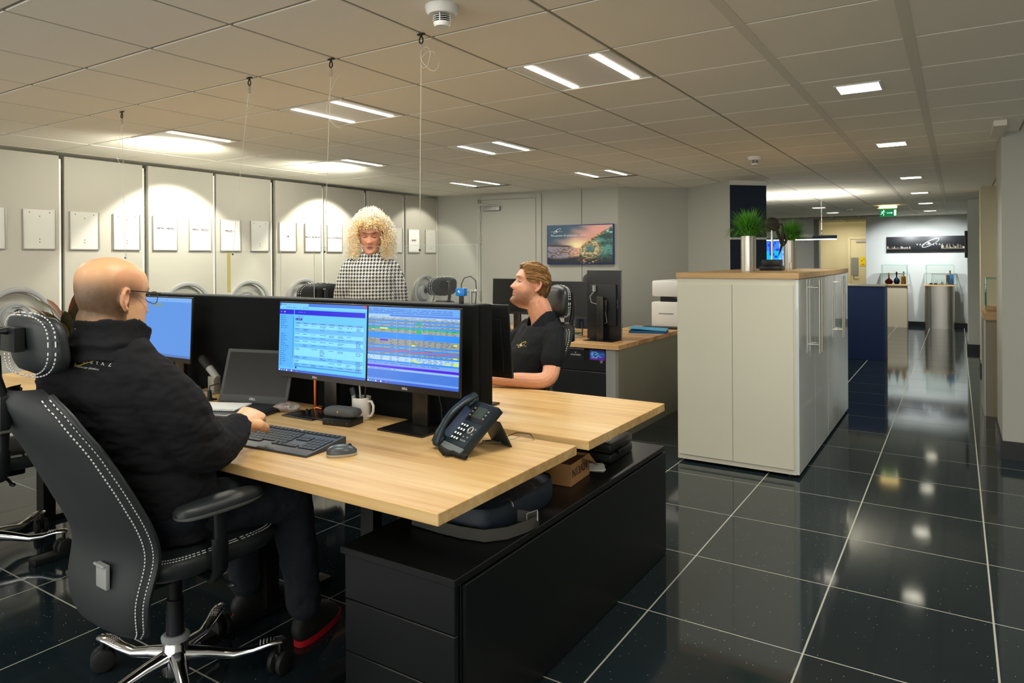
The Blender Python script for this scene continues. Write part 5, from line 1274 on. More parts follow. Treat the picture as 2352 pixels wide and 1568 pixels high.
# ---- the blond man at the rear desk
O2 = Vector((-1.92, 3.25, 0))
t = thing('person', 'blond bearded man in a black polo shirt, seated, looking up in profile', 'person', O2)
t.rotation_euler = (0, 0, math.radians(-12)); hd = Matrix.Rotation(math.radians(12), 3, 'Z') @ Vector((-.715, -.70, 0)).normalized(); H2 = frame((-1.938, 3.218, 1.262), hd + Vector((0, 0, .24))) @ Matrix.Scale(.955, 4)
b = MB(); add_head(b, H2, 1.0, 1.1)
b.limb([(-1.895, 3.275, 1.02), (-1.90, 3.262, 1.10), (-1.922, 3.235, 1.19)], [.066, .065, .064])
rv, fv = Vector((-.93, .37, 0)), Vector((-.37, -.93, 0))
b.limb([(-1.975, 3.15, .60), (-1.945, 3.19, .80), (-1.905, 3.26, 1.00)], [.105, .095, .075])
b.limb([(-2.02, 3.31, 1.00), (-1.90, 3.27, 1.01), (-1.79, 3.22, 1.00)], [.035, .04, .035])
SL, SR = Vector((-1.765, 3.215, 1.015)), Vector((-2.06, 3.32, 1.01))
b.limb([SL + Vector((-.02, .002, -.02)), (-1.742, 3.168, .88), (-1.735, 3.11, .792), (-1.86, 3.03, .785), (-1.985, 2.965, .780)], [.047, .047, .042, .038, .028])
hand(b, (-2.005, 2.952, .780), (0, 0, -1), (-.9, -.45, -.05), .98, .30)
b.limb([SR + Vector((.02, 0, -.02)), (-2.14, 3.25, .87), (-2.17, 3.12, .79), (-2.16, 3.00, .785)], [.040, .042, .036, .027])
hand(b, (-2.16, 2.985, .783), (0, 0, -1), (.15, -.95, -.1), .98, .35, True)
HIP = Vector((-1.98, 3.14, .57))
for s in (-1, 1):
    hx = HIP + rv*.09*s; kn = hx + Vector((-.12, -.36, .0)); b.limb([hx, kn, kn + Vector((0, .02, -.06)), kn + Vector((0, .05, -.42))], [.08, .055, .052, .04])
skinf = skin_color(H2, 'blond')
put(remesh(b, .0031, 1), 'body', M['skin'], t, O2, colorf=skinf)
eyes(H2, t, O2); eyelids(H2, t, O2, skinf, 1., 8)
for sx in (-1, 1):
    b = MB(); c = Vector((sx*.031, .0665, .010)); el = math.radians(8)
    b.tube([H2 @ (c + Vector((.0155*math.sin(a)*math.cos(el), .0145*math.cos(a)*math.cos(el), .0138*math.sin(el) - .002*abs(a)))) for a in [math.radians(-65 + 130*j/12) for j in range(13)]], [.0004] + [.0009]*11 + [.0004], 6); b.build('eyelashes', M['rubber'], t, origin=O2)
b = MB()
b.loft([((-1.985, 3.15, .54), .155, .12, rv, fv), ((-1.975, 3.165, .66), .152, .115, rv, fv), ((-1.955, 3.20, .80), .148, .105, rv, fv), ((-1.935, 3.222, .91), .165, .112, rv, fv), ((-1.917, 3.258, 1.00), .168, .105, rv, fv), ((-1.905, 3.272, 1.05), .145, .092, rv, fv), ((-1.90, 3.272, 1.076), .092, .080, rv, fv + Vector((0, 0, -.55))), ((-1.90, 3.270, 1.090), .077, .078, rv, fv + Vector((0, 0, -.85)))], 36, 2.3)
b.limb([SL + Vector((-.02, .004, .002)), (-1.752, 3.193, .95), (-1.740, 3.165, .885)], [.060, .061, .060])
b.limb([SR + Vector((.02, 0, .002)), (-2.115, 3.28, .93), (-2.145, 3.24, .86)], [.066, .064, .060])
me = remesh(b, .0055, 2, wrinkle(.0032, 17, 21, (1.6, 1.6, .8))); jk = put(me, 'polo_shirt', M['polo'], t, O2)
b = MB(); R = []
for k, (z, w) in enumerate(((1.06, .084), (1.09, .077), (1.125, .076), (1.132, .080), (1.105, .092), (1.068, .104), (1.06, .098))):
    ring = []
    for j in range(48):
        a = 2*PI*j/48; fr = max(0, math.sin(a))**2; ring.append(Vector((-1.900, 3.268, z - .088*fr)) + rv*w*math.cos(a) + fv*(w*.92*math.sin(a) + .012*fr))
    R.append(ring)
b.rings(R, loop=True); put(remesh(b, .0035, 2), 'shirt_collar', M['polo'], t, O2)
b = MB(); b.limb([HIP + rv*.09, HIP - rv*.09], [.11, .11])
for s in (-1, 1):
    hx = HIP + rv*.09*s; kn = hx + Vector((-.12, -.36, .0)); b.limb([hx, kn, kn + Vector((0, .02, -.06)), kn + Vector((0, .05, -.40))], [.095, .072, .068, .056])
put(remesh(b, .010, 2), 'trousers', M['jeans'], t, O2)
for s in (-1, 1):
    c = Vector((HIP.x, HIP.y, 0)) + rv*.09*s + Vector((-.12, -.38, 0)); b = MB(); b.loft([(c + Vector((0, 0, z)), .045*q, .13*q2, (1, 0, 0), (.2, 1, 0)) for z, q, q2 in ((.002, 1, 1), (.03, 1, 1), (.06, .9, .85), (.09, .7, .5))], 20, 2.4); b.build('shoe', M['rubber'], t, origin=O2)
la = math.atan2(fv.y, fv.x) + PI/2
before = set(t.children); emblem(t, Vector((-1.915, 3.10, .955)) - O2, (math.radians(84), 0, la + .45), .085, None, None, 'DECOMETAL', M['yellow'], M['txtw'], M['txtw'], t=.004)
bpy.context.view_layer.update(); conform([o for o in t.children if o not in before], jk, O2, (math.radians(84), 0, la + .45))
# swept-back hair
def hair_strand(b, H, a, t0, t1, lift, rad, wav, rnd, col, n=9):
    pts = []; rr = []
    ca, sa = math.cos(a), math.sin(a)
    for i in range(n):
        q = t0 + (t1-t0)*i/(n-1)
        rx, rz, ry = .082, .109 if q < PI/2 else .109, .106
        k = lift*(1 if q > .9 else 1 + 1.0*(.9-q)) + .002*math.sin(i*1.1 + wav*7)
        R_ = math.sin(q); y = math.cos(q)*(ry + k); x = sa*R_*(rx + k); z = ca*R_*(rz + k)
        pts.append(H @ Vector((x + .003*math.sin(i*.9 + wav*9), y - .004, z + .012))); rr.append(rad*(.55 + .45*math.sin(PI*min(1, (i+.6)/n))))
    rr[-1] = rad*.15
    b.tube(pts, rr, 5, flat=.6, col=col)
rnd = random.Random(11); b = MB()
for k in range(1300):
    a = rnd.uniform(-1.5, 1.5)
    t0 = .80 + .22*(abs(a)/1.4)**2 + rnd.uniform(-.04, .9); front = t0 < 1.0
    t0 = max(t0, .80 + .30*max(0, abs(a)-1.0)*2.2)
    t1 = min(t0 + rnd.uniform(.5, 1.0), 2.75 - (.35 if abs(a) > 1.2 else 0))
    if t0 > 2.3: continue
    lift = rnd.uniform(.003, .011) + (.008*math.cos(a*1.2) if abs(a) < 1.2 and t0 < 1.3 else 0)
    c = rnd.choice([(140, 104, 66), (168, 130, 84), (112, 80, 50), (196, 160, 112), (128, 94, 58)]); hair_strand(b, H2, a, t0, t1, lift, rnd.uniform(.0020, .0042), rnd.random(), rnd, c)
for k in range(330):                                        # sides and nape
    sx = rnd.choice((-1, 1)); z0 = rnd.uniform(-.03, .06); y0 = rnd.uniform(-.075, .028) if z0 > .036 else rnd.uniform(-.095, -.048)
    pts = []; rr = []; L = rnd.uniform(.03, .055)
    for i in range(6):
        q = i/5; y = y0 - L*q; z = z0 - .5*L*q - .2*L*q*q; yy = max(-1, min(1, (y + .004)/.103)); x = sx*(.0785*math.sqrt(max(0, 1-yy*yy)) + .004*(1 - max(0, -z*6)))
        if abs(yy) > .93: y = -.099*(1 if yy < 0 else -1) - .0
        pts.append(H2 @ Vector((x, y, z))); rr.append(.0045*(1 - .7*q))
    b.tube(pts, rr, 5, col=rnd.choice([(112, 82, 52), (96, 68, 42), (132, 98, 62)]))
for k in range(160):                                        # nape
    x0 = rnd.uniform(-.06, .06); pts = []; 
    for i in range(6): q = i/5; z = .03 - .10*q - rnd.random()*.004; pts.append(H2 @ Vector((x0*(1-.15*q), -math.sqrt(max(.0001, .098**2 - (x0*.95)**2)) - .004 + .028*max(0, q-.3), z)))
    b.tube(pts, [.006, .006, .006, .005, .004, .001], 5, col=rnd.choice([(104, 76, 46), (122, 90, 56), (146, 110, 70)]))
o = b.build('hair', M['hairb'], t, origin=O2, fix=False, smooth=60)
b = MB(); b.sph((0, 0, 0), (.084, .111, .110), 32, 20); vs = []
b.v = [tuple(H2 @ Vector((x, y - .006, z + .016))) for x, y, z in b.v]; keep = []
Hi = H2.inverted()
for f in b.f:
    c = sum((Hi @ Vector(b.v[i]) for i in f), Vector())/len(f)
    if c.z > .075 - .3*max(0, .03-c.y) and c.y < .075 or (c.y < -.035 and c.z > -.07) : keep.append(f)
b.f = keep; b.c = [(112, 76, 44)]*len(keep); b.build('hair_base', M['hairb'], t, origin=O2, fix=False, smooth=60)

# ---- the curly-haired woman standing behind the rear desk
O3 = Vector((-3.22, 3.32, .03)); cd3 = Vector((.70, -.71, 0)).normalized(); rt3 = Vector((-.71, -.70, 0))
t = thing('person', 'woman with big blond curls in a houndstooth jacket standing behind the divider', 'person', O3)
H3 = frame(O3 + Vector((.012, -.012, 1.533)), cd3 + Vector((-.10, -.06, -.20)))
b = MB(); add_head(b, H3, .93, .9, .95)
b.limb([O3 + Vector((0, 0, 1.30)), O3 + Vector((0, 0, 1.38)), O3 + Vector((.0, 0, 1.46))], [.055, .052, .052])
b.limb([O3 + Vector((0, 0, .90)), O3 + Vector((0, 0, 1.1)), O3 + Vector((0, 0, 1.28))], [.12, .10, .10])
for s in (-1, 1):
    sh = O3 + rt3*.12*s + Vector((0, 0, 1.30)); el = O3 + rt3*.18*s + Vector((0, 0, 1.06)) - cd3*.02; wr = O3 + rt3*.155*s + Vector((0, 0, .83)) + cd3*.14
    b.limb([sh, el, wr], [.045, .036, .026]); hand(b, wr + (wr-el).normalized()*.02, -rt3*s, (wr-el) + cd3*.05, .9, .3, s > 0)
    b.limb([O3 + rt3*.09*s + Vector((0, 0, .90)), O3 + rt3*.095*s + Vector((0, 0, .48)), O3 + rt3*.1*s + Vector((0, 0, .10))], [.085, .055, .04])
skinf = skin_color(H3, 'woman', .93)
put(remesh(b, .0031, 1), 'body', M['skin'], t, O3, colorf=skinf)
eyes(H3, t, O3, .93, iris=False); eyelids(H3, t, O3, skinf, .93, -35)
M['lip'] = mat('lips', (164, 92, 82), .5)
for z_, r_ in ((-.0575, .0030), (-.0665, .0036)):
    b = MB(); b.tube([H3 @ (Vector((x_, .0950 - 14*x_*x_, z_ + (2.5*x_*x_ if z_ > -.06 else 9*x_*x_)*(-1 if z_ > -.06 else 1)))*.93) for x_ in [-.021 + .042*j/10 for j in range(11)]], [.0006] + [r_*.8] + [r_]*7 + [r_*.8] + [.0006], 8, flat=.9); b.build('lip', M['lip'], t, origin=O3)
for sx in (-1, 1):
    b = MB(); c = Vector((sx*.031, .0665, .010)); el = math.radians(-34)
    b.tube([H3 @ ((c + Vector((.0158*math.sin(a)*math.cos(el), .0148*math.cos(a)*math.cos(el), .0140*math.sin(el) + .002*abs(a))))*.93) for a in [math.radians(-62 + 124*j/12) for j in range(13)]], [.0005] + [.0014]*11 + [.0005], 6); b.build('eyelashes', M['rubber'], t, origin=O3)
    b = MB(); b.tube([H3 @ (Vector((sx*(.014 + .036*j/6), .096 - .020*(j/6)**2, .033 + .006*math.sin(PI*j/6)))*.93) for j in range(7)], [.0008, .0015, .0018, .0018, .0015, .0010, .0004], 6, flat=.5); b.build('eyebrow', M['bronze'], t, origin=O3)
b = MB(); rv, fv = rt3, cd3
b.loft([(O3 + Vector((0, 0, z)), w, d_, rv, fv) for z, w, d_ in ((.86, .185, .14), (.95, .175, .135), (1.06, .158, .125), (1.16, .155, .125), (1.26, .162, .12), (1.335, .155, .10), (1.375, .105, .08), (1.395, .072, .072), (1.42, .066, .068))], 40, 2.4)
for s in (-1, 1):
    b.limb([O3 + rt3*.132*s + Vector((0, 0, 1.328)), O3 + rt3*.172*s + Vector((0, 0, 1.20)), O3 + rt3*.190*s + Vector((0, 0, 1.06)) - cd3*.02, O3 + rt3*.165*s + Vector((0, 0, .87)) + cd3*.11], [.056, .058, .053, .046])
put(remesh(b, .006, 2, wrinkle(.005, 12, 30)), 'houndstooth_jacket', M['hound'], t, O3)
b = MB()
for s in (-1, 1): b.limb([O3 + rt3*.09*s + Vector((0, 0, .88)), O3 + rt3*.1*s + Vector((0, 0, .5)), O3 + rt3*.1*s + Vector((0, 0, .12))], [.105, .08, .075])
put(remesh(b, .010, 2), 'trousers', M['polo'], t, O3)
for s in (-1, 1):
    c = O3 + rt3*.1*s + cd3*.04; b = MB(); b.loft([(c + Vector((0, 0, z - .03*(z < .04))), .04*q, .115*q2, rt3, cd3) for z, q, q2 in ((.002, 1, 1), (.03, 1, 1), (.05, .9, .85), (.08, .7, .5))], 20, 2.4); b.build('shoe', M['rubber'], t, origin=O3)
rnd = random.Random(4); b = MB(); Hc = H3 @ Matrix.Translation((0, -.015, -.012))
for k in range(2300):
    z = rnd.uniform(-.115, .185); az = rnd.uniform(0, 2*PI)
    rad = math.sqrt(max(.02, 1 - ((z-.0)/.185)**2)) if z > 0 else 1.0 - .25*(z/.17)**2
    if z < -.05: rad = 1.0
    R_ = .160*rad*rnd.uniform(.55, 1.02); x = R_*math.cos(az); y = R_*.92*math.sin(az) - .01
    if y > .02 and abs(x) < .060 and z < .088: continue           # leave the face open
    if y > .06 and z < .07 and abs(x) < .075: continue
    p = Vector((x, y, z)); out = Vector((x, y, z*.6 + .02)).normalized(); down = Vector((0, 0, -1))
    d = (out*.55 + down*.8 + Vector((rnd.uniform(-.3, .3), rnd.uniform(-.3, .3), 0))).normalized(); s1 = d.orthogonal().normalized(); s2 = d.cross(s1)
    L = rnd.uniform(.03, .055); cr = rnd.uniform(.0035, .006); turns = rnd.uniform(1.8, 3.0); pts = []
    for i in range(16):
        q = i/15; pts.append(Hc @ (p + d*L*(q-.5) + (s1*math.cos(2*PI*turns*q) + s2*math.sin(2*PI*turns*q))*cr))
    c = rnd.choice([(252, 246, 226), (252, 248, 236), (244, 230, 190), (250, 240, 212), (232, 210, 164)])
    if z > .09 or y < .0: c = rnd.choice([(254, 250, 240), (252, 246, 226), (248, 236, 204)])  # backlight painted in: whiter curls on top and at the back
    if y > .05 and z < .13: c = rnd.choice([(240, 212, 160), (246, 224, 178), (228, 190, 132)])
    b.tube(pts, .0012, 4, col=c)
for k in range(120):                                              # fringe over the forehead
    x = rnd.uniform(-.065, .065); p = Vector((x, .088 - 1.6*x*x*3 + rnd.uniform(-.01, .012), rnd.uniform(.085, .135))); pts = []; L = .034
    for i in range(14): q = i/13; pts.append(Hc @ (p + Vector((.3*x*q, .01*math.sin(PI*q), -L*q)) + Vector((math.cos(12*q + k), math.sin(12*q + k), 0))*.0045))
    b.tube(pts, .002, 4, col=rnd.choice([(236, 202, 146), (246, 222, 174), (224, 184, 124), (250, 234, 196)]))
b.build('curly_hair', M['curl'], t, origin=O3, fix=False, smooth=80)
b = MB(); b.sph((0, 0, 0), (.092, .092, .115), 28, 18); b.v = [tuple(Hc @ Vector((x, y - .012, z + .036))) for x, y, z in b.v]; keep = []; Hi = Hc.inverted()
for f in b.f:
    c = sum((Hi @ Vector(b.v[i]) for i in f), Vector())/len(f)
    if c.z > .095 or c.y < .02: keep.append(f)
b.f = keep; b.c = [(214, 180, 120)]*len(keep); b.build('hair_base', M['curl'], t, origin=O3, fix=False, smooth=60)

# ---- a fourth person almost hidden behind the upright monitor
O4 = Vector((-3.05, 6.33, -.075)); t = thing('person', 'seated dark-haired person almost hidden behind the upright black monitor', 'person', (O4.x, O4.y, 0))
H4 = frame(O4 + Vector((0, 0, 1.23)), (.3, -1, 0)); b = MB(); add_head(b, H4, .95); b.limb([O4 + Vector((0, 0, 1.0)), O4 + Vector((0, 0, 1.15))], [.06, .055])
b.limb([O4 + Vector((0, .05, .55)), O4 + Vector((0, .02, .95))], [.14, .12])
for s in (-1, 1): b.limb([O4 + Vector((.16*s, 0, .97)), O4 + Vector((.22*s, -.05, .75)), O4 + Vector((.14*s, -.22, .70))], [.045, .04, .028]); hand(b, O4 + Vector((.135*s, -.24, .70)), (0, 0, -1), (-.1*s, -1, 0), .95, .4, s > 0); b.limb([O4 + Vector((.09*s, 0, .56)), O4 + Vector((.1*s, -.40, .56)), O4 + Vector((.1*s, -.40, .18))], [.08, .06, .04])
put(remesh(b, .006, 1), 'body', M['skin'], t, (O4.x, O4.y, 0), colorf=skin_color(H4, 'far', .95))
b = MB(); b.limb([O4 + Vector((0, .05, .50)), O4 + Vector((0, .02, .80)), O4 + Vector((0, .0, .98))], [.16, .155, .12])
for s in (-1, 1): b.limb([O4 + Vector((.15*s, 0, .96)), O4 + Vector((.22*s, -.05, .76)), O4 + Vector((.15*s, -.19, .71))], [.065, .058, .045])
put(remesh(b, .010, 2), 'sweater', M['navy'], t, (O4.x, O4.y, 0))
b = MB(); b.sph((0, 0, 0), (.084, .104, .10), 24, 16); b.v = [tuple(H4 @ Vector((x, y - .01, z + .03))) for x, y, z in b.v]; keep = []; Hi = H4.inverted()
for f in b.f:
    c = sum((Hi @ Vector(b.v[i]) for i in f), Vector())/len(f)
    if c.z > .07 or c.y < -.02: keep.append(f)
b.f = keep; b.c = [(30, 24, 20)]*len(keep); b.build('hair', M['hairb'], t, origin=(O4.x, O4.y, 0), fix=False, smooth=60)
dup(ch, (-3.02, 6.36, 0), math.atan2(-.87, .5) - PI/2, 'office chair of the person hidden behind the upright monitor')

# ------------------------------------------------------------------ plants
def grass(b, n, H, seed, spread=1.):
    r = random.Random(seed)
    for k in range(n):
        az = r.uniform(0, 2*PI); el = r.uniform(.05, 1.25)**.9; L = H*r.uniform(.75, 1.08); w = r.uniform(.003, .0052)
        d = Vector((math.cos(az), math.sin(az), 0)); s = Vector((-d.y, d.x, 0)); pts = []
        th = el*.55; p = d*r.uniform(0, .03); N = 7
        for i in range(N+1):
            pts.append((p.copy(), w*(1 - (i/N)**2.2) + .0003)); p = p + (d*math.sin(th) + Vector((0, 0, 1))*math.cos(th))*(L/N); th += el*.20*spread + .02
        vs = []; fs = []
        for q, ww in pts: vs += [q - s*ww, q + s*ww]
        for i in range(N): fs.append((2*i, 2*i+1, 2*i+3, 2*i+2))
        b.add(vs, fs)
for k, (x, y, z, r_, h, lb) in enumerate(((-1.314, 5.33, 1.3095, .055, .262, 'green grass plant in a tall steel cylinder pot, larger left one on the cabinet'), (-1.31, 6.85, 1.3095, .055, .262, 'green grass plant in a steel cylinder pot farther back on the cabinet'))):
    t = thing('grass_plant', lb, 'plant', (x, y, z), 0, 'grass plants in steel pots')
    b = MB(); b.lathe([(.001, 0), (r_, 0), (r_, h), (r_-.003, h), (r_-.003, h-.02), (.001, h-.02)], 40); b.build('steel_pot', M['steel'], t, smooth=50)
    b = MB(); grass(b, 420, .235, 3+k); b.v = [(a, c, d+h-.02) for a, c, d in b.v]; g = b.build('grass_blades', M['grass1'], t, fix=False); g['kind'] = 'stuff'
    b = MB(); grass(b, 300, .20, 13+k, 1.3); b.v = [(a, c, d+h-.02) for a, c, d in b.v]; g = b.build('dark_grass_blades', M['grass2'], t, fix=False); g['kind'] = 'stuff'
t = thing('pod_sculpture', 'dark seed pod sculpture on a steel rod in a black base between the pots', 'sculpture', (-1.235, 5.75, 1.3095))
b = MB(); b.box(-.085, .085, -.06, .06, 0, .035); b.box(-.072, .072, -.05, .05, .035, .085); b.build('base', M['blackp'], t, bevel=.006)
b = MB(); b.cyl((.0, 0, .085), (.0, 0, .33), .009, n=14); b.build('rod', M['chrome'], t)
b = MB(); b.sph((0, 0, .37), (.055, .02, .050), 20, 12); b.sph((.02, .0, .345), (.04, .025, .035), 16, 10); b.sph((-.01, .01, .325), (.045, .02, .02), 14, 8); b.build('pod_head', M['bronze'], t)
b = MB()
b.tube([(.03, 0, .34), (.045, 0, .29), (.06, 0, .25), (.075, 0, .20), (.06, 0, .15), (.045, 0, .11)], [.02, .026, .022, .024, .014, .003], 8, flat=.5)
b.tube([(.04, 0, .36), (.075, 0, .365), (.085, 0, .33), (.082, 0, .26), (.07, 0, .21)], [.006, .007, .008, .014, .016], 8)
b.tube([(.09, .01, .30), (.105, .01, .26), (.10, .01, .22), (.085, .01, .19)], [.008, .018, .02, .008], 8, flat=.5); b.build('hanging_pods', M['bronze'], t)
t = thing('metal_clip', 'small steel fitting beside the black sculpture base', 'fitting', (-1.12, 5.80, 1.3095)); b = MB(); b.tube([(0, 0, .003), (.0, 0, .06), (.02, 0, .06), (.02, 0, .003)], .004, 6); b.build('bracket', M['steel'], t)
# cordyline behind the left chair
t = thing('potted_plant', 'dark red-green cordyline plant in a dark pot on the left desk', 'plant', (-4.46, 2.06, .7401))
MB().lathe([(.001, 0), (.05, 0), (.068, .03), (.072, .09), (.066, .09), (.064, .08), (.001, .08)], 28).build('pot', M['pot'], t, smooth=50)
MB().lathe([(.001, .0805), (.06, .0805), (.055, .086), (.001, .088)], 20).build('soil', M['soil'], t)
r = random.Random(8)
for k in range(34):
    az = 2.4*k + r.uniform(-.3, .3); el = .08 + .045*k*.9; el = min(1.15, .12 + .9*((k % 13)/13)); L = r.uniform(.34, .50); wd = r.uniform(.020, .032); d = Vector((math.cos(az), math.sin(az), 0)); s = Vector((-d.y, d.x, 0))
    p = Vector((0, 0, .085)); th = el*.5; cen = []; N = 9
    for i in range(N+1):
        q = i/N; w = .004 + wd*max(0, math.sin(PI*min(1, max(0, (q-.22)/.78))))**.8 if q > .22 else .0045
        cen.append((p.copy(), w if i < N else .0008)); p = p + (d*math.sin(th) + Vector((0, 0, 1))*math.cos(th))*(L/N); th += .09 + .07*el
    b = MB(); vs = []; fs = []
    for q, w in cen: vs += [q - s*w + Vector((0, 0, w*.4)), q, q + s*w + Vector((0, 0, w*.4))]
    for i in range(N): a = 3*i; fs += [(a, a+1, a+4, a+3), (a+1, a+2, a+5, a+4)]
    b.add(vs, fs); b.build('leaf', M['leafr'] if k % 4 else M['leafe'], t, fix=False, smooth=80)
t = thing('small_box', 'small black box just visible behind the left shoulder on the desk', 'box', (-4.30, 2.10, .7401)); b = MB(); b.box(-.04, .04, -.03, .03, 0, .07); b.build('body', M['blackp'], t, bevel=.004)

# ------------------------------------------------------------------ lounge, gallery and corridor beyond
t = thing('pendant_lamp', 'long dark linear pendant lamp hanging on thin wires beyond the plants', 'pendant lamp', (-1.80, 10.16, 1.655))
MB().box(-.75, .447, -.03, .03, .012, .058).build('housing', M['navy'], t, bevel=.004)
MB().box(-.745, .443, -.026, .026, .0, .0115).build('light_bar', M['led'], t); MB().box(-.75, .15, -.034, -.0305, .03, .075).build('side_plate', M['silver'], t)
for x in (.26, -.55): MB().cyl((x, 0, .058), (x, 0, CZ - 1.656), .0018, n=6).build('wire', M['wire'], t); MB().cyl((x, 0, .06), (x, 0, .13), .006, n=8).build('wire_clamp', M['chrome'], t)
t = thing('wall_screen', 'bright blue lit screen glimpsed between the sculpture rod and pot', 'screen', (-2.50, 11.0, 1.20))
MB().box(0, .34, 0, .04, 0, .50).build('housing', M['blackp'], t)
c_ = screen_quads(.33, .49, 'cyan'); c_.v = [(x+.005, y-.0005, z+.005) for x, y, z in c_.v]; c_.build('display', M['screen'], t, fix=False, smooth=0)
MB().box(.14, .2, .04, .09, -1.198, .45).build('stand', M['dsteel'], t)
t = thing('reception_counter', 'navy blue reception counter end beyond the white cabinets', 'counter', (-1.32, 10.5, 0))
MB().box(-.9, .478, .20, .75, 0, 1.015).build('body', M['blue'], t, bevel=.004); MB().box(-.9, .486, .19, .76, 1.016, 1.028).build('top_edge', M['silver'], t)
# exit sign
t = thing('exit_sign', 'green illuminated emergency exit sign hanging from the ceiling', 'sign', (-.955, 13.0, 2.085))
MB().box(-.125, .125, -.012, .012, 0, .125).build('panel', M['green'], t)
MB().box(.085, .118, -.0145, -.0125, .015, .11).build('door_symbol', M['greenw'], t)
b = MB(); b.box(-.02, .045, -.0145, -.0125, .056, .066); b.add([(.045, -.0135, .045), (.068, -.0135, .061), (.045, -.0135, .077)], [(0, 1, 2)]); b.build('arrow_symbol', M['greenw'], t, fix=False)
b = MB(); b.sph((-.062, -.0135, .104), (.009, .002, .009)); 
for a, c in (((-.064, .094), (-.078, .062)), ((-.078, .062), (-.060, .042)), ((-.060, .042), (-.068, .018)), ((-.078, .062), (-.095, .045)), ((-.095, .045), (-.112, .045)), ((-.066, .09), (-.045, .075)), ((-.066, .09), (-.092, .082)), ((-.092, .082), (-.098, .066))): b.tube([(a[0], -.0135, a[1]), (c[0], -.0135, c[1])], .005, 6, flat=.4, up=(0, 1, 0))
b.build('running_figure', M['greenw'], t)
MB().box(-.16, .13, -.03, .03, .13, .15).build('lamp_housing', M['whitepl'], t); MB().box(-.13, .13, -.05, .05, .151, .170).build('warm_lamp', M['glow'], t); MB().box(-.12, .12, -.015, .015, .170, .189).build('ceiling_mount', M['whitepl'], t)
# gallery light box, screen edge, pedestals and display cases
t = thing('light_box_sign', 'long black lit wall sign with skyline pictures and swoosh logo on the far wall', 'sign', (-1.25, 16.575, 1.53))
MB().box(0, 1.42, -.03, .0, 0, .315).build('housing', M['blackp'], t, bevel=.003)
emblem(t, Vector((.78, -.033, .17)), FACE_Y, .46, None, None, 'VACUMETAL', M['txtw'], M['silver'], M['txtw'])
r = random.Random(2); b = MB()
for a, c in ((.01, .42), (.98, 1.40)):
    x = a
    while x < c: w = r.uniform(.008, .03); h = r.uniform(.01, .05 if a < .5 else .09); b.box(x, x+w, -.0325, -.031, .07, .07+h, r.choice([(220, 200, 160), (150, 140, 120), (90, 80, 70), (235, 230, 210)])); x += w + r.uniform(.0, .012)
b.box(.01, .45, -.0322, -.031, .055, .068, (120, 110, 96)); b.box(.98, 1.4, -.0322, -.031, .055, .068, (150, 140, 120)); b.build('skyline_picture', M['print'], t, smooth=0)['kind'] = 'stuff'
t = thing('side_screen', 'thin black screen seen edge-on on the far grey pillar', 'screen', (.118, 12.62, 1.40)); MB().box(-.02, .015, -.05, .35, 0, .41).build('housing', M['blackp'], t, bevel=.003)
def pedestal(name, label, x0, x1, steel):
    t = thing(name, label, 'pedestal', ((x0+x1)/2, 16.25, 0)); w = (x1-x0)/2
    b = MB(); R = []
    for z in (0, .845):
        ring = [(w*math.copysign(abs(math.cos(q))**(.35 if steel else .12), math.cos(q)), .16*math.copysign(abs(math.sin(q))**(.9 if steel else .12), math.sin(q)), z) for q in [2*PI*i/48 for i in range(48)]]; R.append(ring)
    b.rings(R); b.build('column', M['steel'] if steel else mat('beige_laminate', (176, 166, 142), .45), t, smooth=40)
    MB().box(-w-.02, w+.02, -.19, .17, .846, .872).build('shelf_top', M['top'], t)
    return t
pedestal('display_pedestal', 'beige display pedestal under the case with three bottles', -1.30, -.85, False)
pedestal('display_pedestal', 'curved brushed steel display pedestal on the right', -.56, -.04, True)
def case(label, x, y, z, w, d, h):
    t = thing('display_case', label, 'display case', (x, y, z)); b = MB()
    for q in ((-w, w, -d, -d), (-w, w, d, d)): b.add([(q[0], q[2], 0), (q[1], q[2], 0), (q[1], q[2], h), (q[0], q[2], h)], [(0, 1, 2, 3)])
    for sx in (-w, w): b.add([(sx, -d, 0), (sx, d, 0), (sx, d, h), (sx, -d, h)], [(0, 1, 2, 3)])
    b.add([(-w, -d, h), (w, -d, h), (w, d, h), (-w, d, h)], [(0, 1, 2, 3)]); b.build('glass_panes', M['glass'], t, fix=False, smooth=0)['kind'] = 'stuff'
    b = MB(); e = .003
    for sx in (-w, w):
        for sy in (-d, d): b.box(sx-e, sx+e, sy-e, sy+e, 0, h)
    b.box(-w, w, -d-e, -d+e, h-e, h+e); b.box(-w, w, d-e, d+e, h-e, h+e); b.box(-w-e, -w+e, -d, d, h-e, h+e); b.box(w-e, w+e, -d, d, h-e, h+e)
    b.build('glass_edges', mat('glass_edge', (120, 176, 160), .2), t, smooth=0); return t
case('clear display case over three bottles on the beige pedestal', -1.085, 16.24, .873, .225, .15, .385)
case('clear display case over small parts on the steel pedestal', -.29, 16.24, .873, .235, .15, .385)
def bottle(label, x, y, z, prof, m, capm, n=20, group='bottles in the display case'):
    t = thing('bottle', label, 'bottle', (x, y, z), 0, group); MB().lathe(prof, n).build('flask', M[m], t, smooth=60)
    top = prof[-1][1]; b = MB(); b.lathe([(.001, top+.0005), (.016, top+.0005), (.019, top+.02), (.014, top+.035), (.020, top+.05), (.001, top+.065)], 14); b.build('stopper', M[capm], t, smooth=60)
bottle('round deep red bottle with pale stopper, leftmost in the case', -1.185, 16.22, .8732, [(.001, 0), (.05, .0), (.078, .03), (.07, .07), (.03, .105), (.014, .12), (.013, .17), (.001, .17)], 'redb', 'gold')
bottle('round dark blue bottle in the middle of the case', -1.045, 16.22, .8732, [(.001, 0), (.035, .0), (.058, .04), (.052, .09), (.02, .13), (.013, .15), (.013, .19), (.001, .19)], 'blueb', 'blackp')
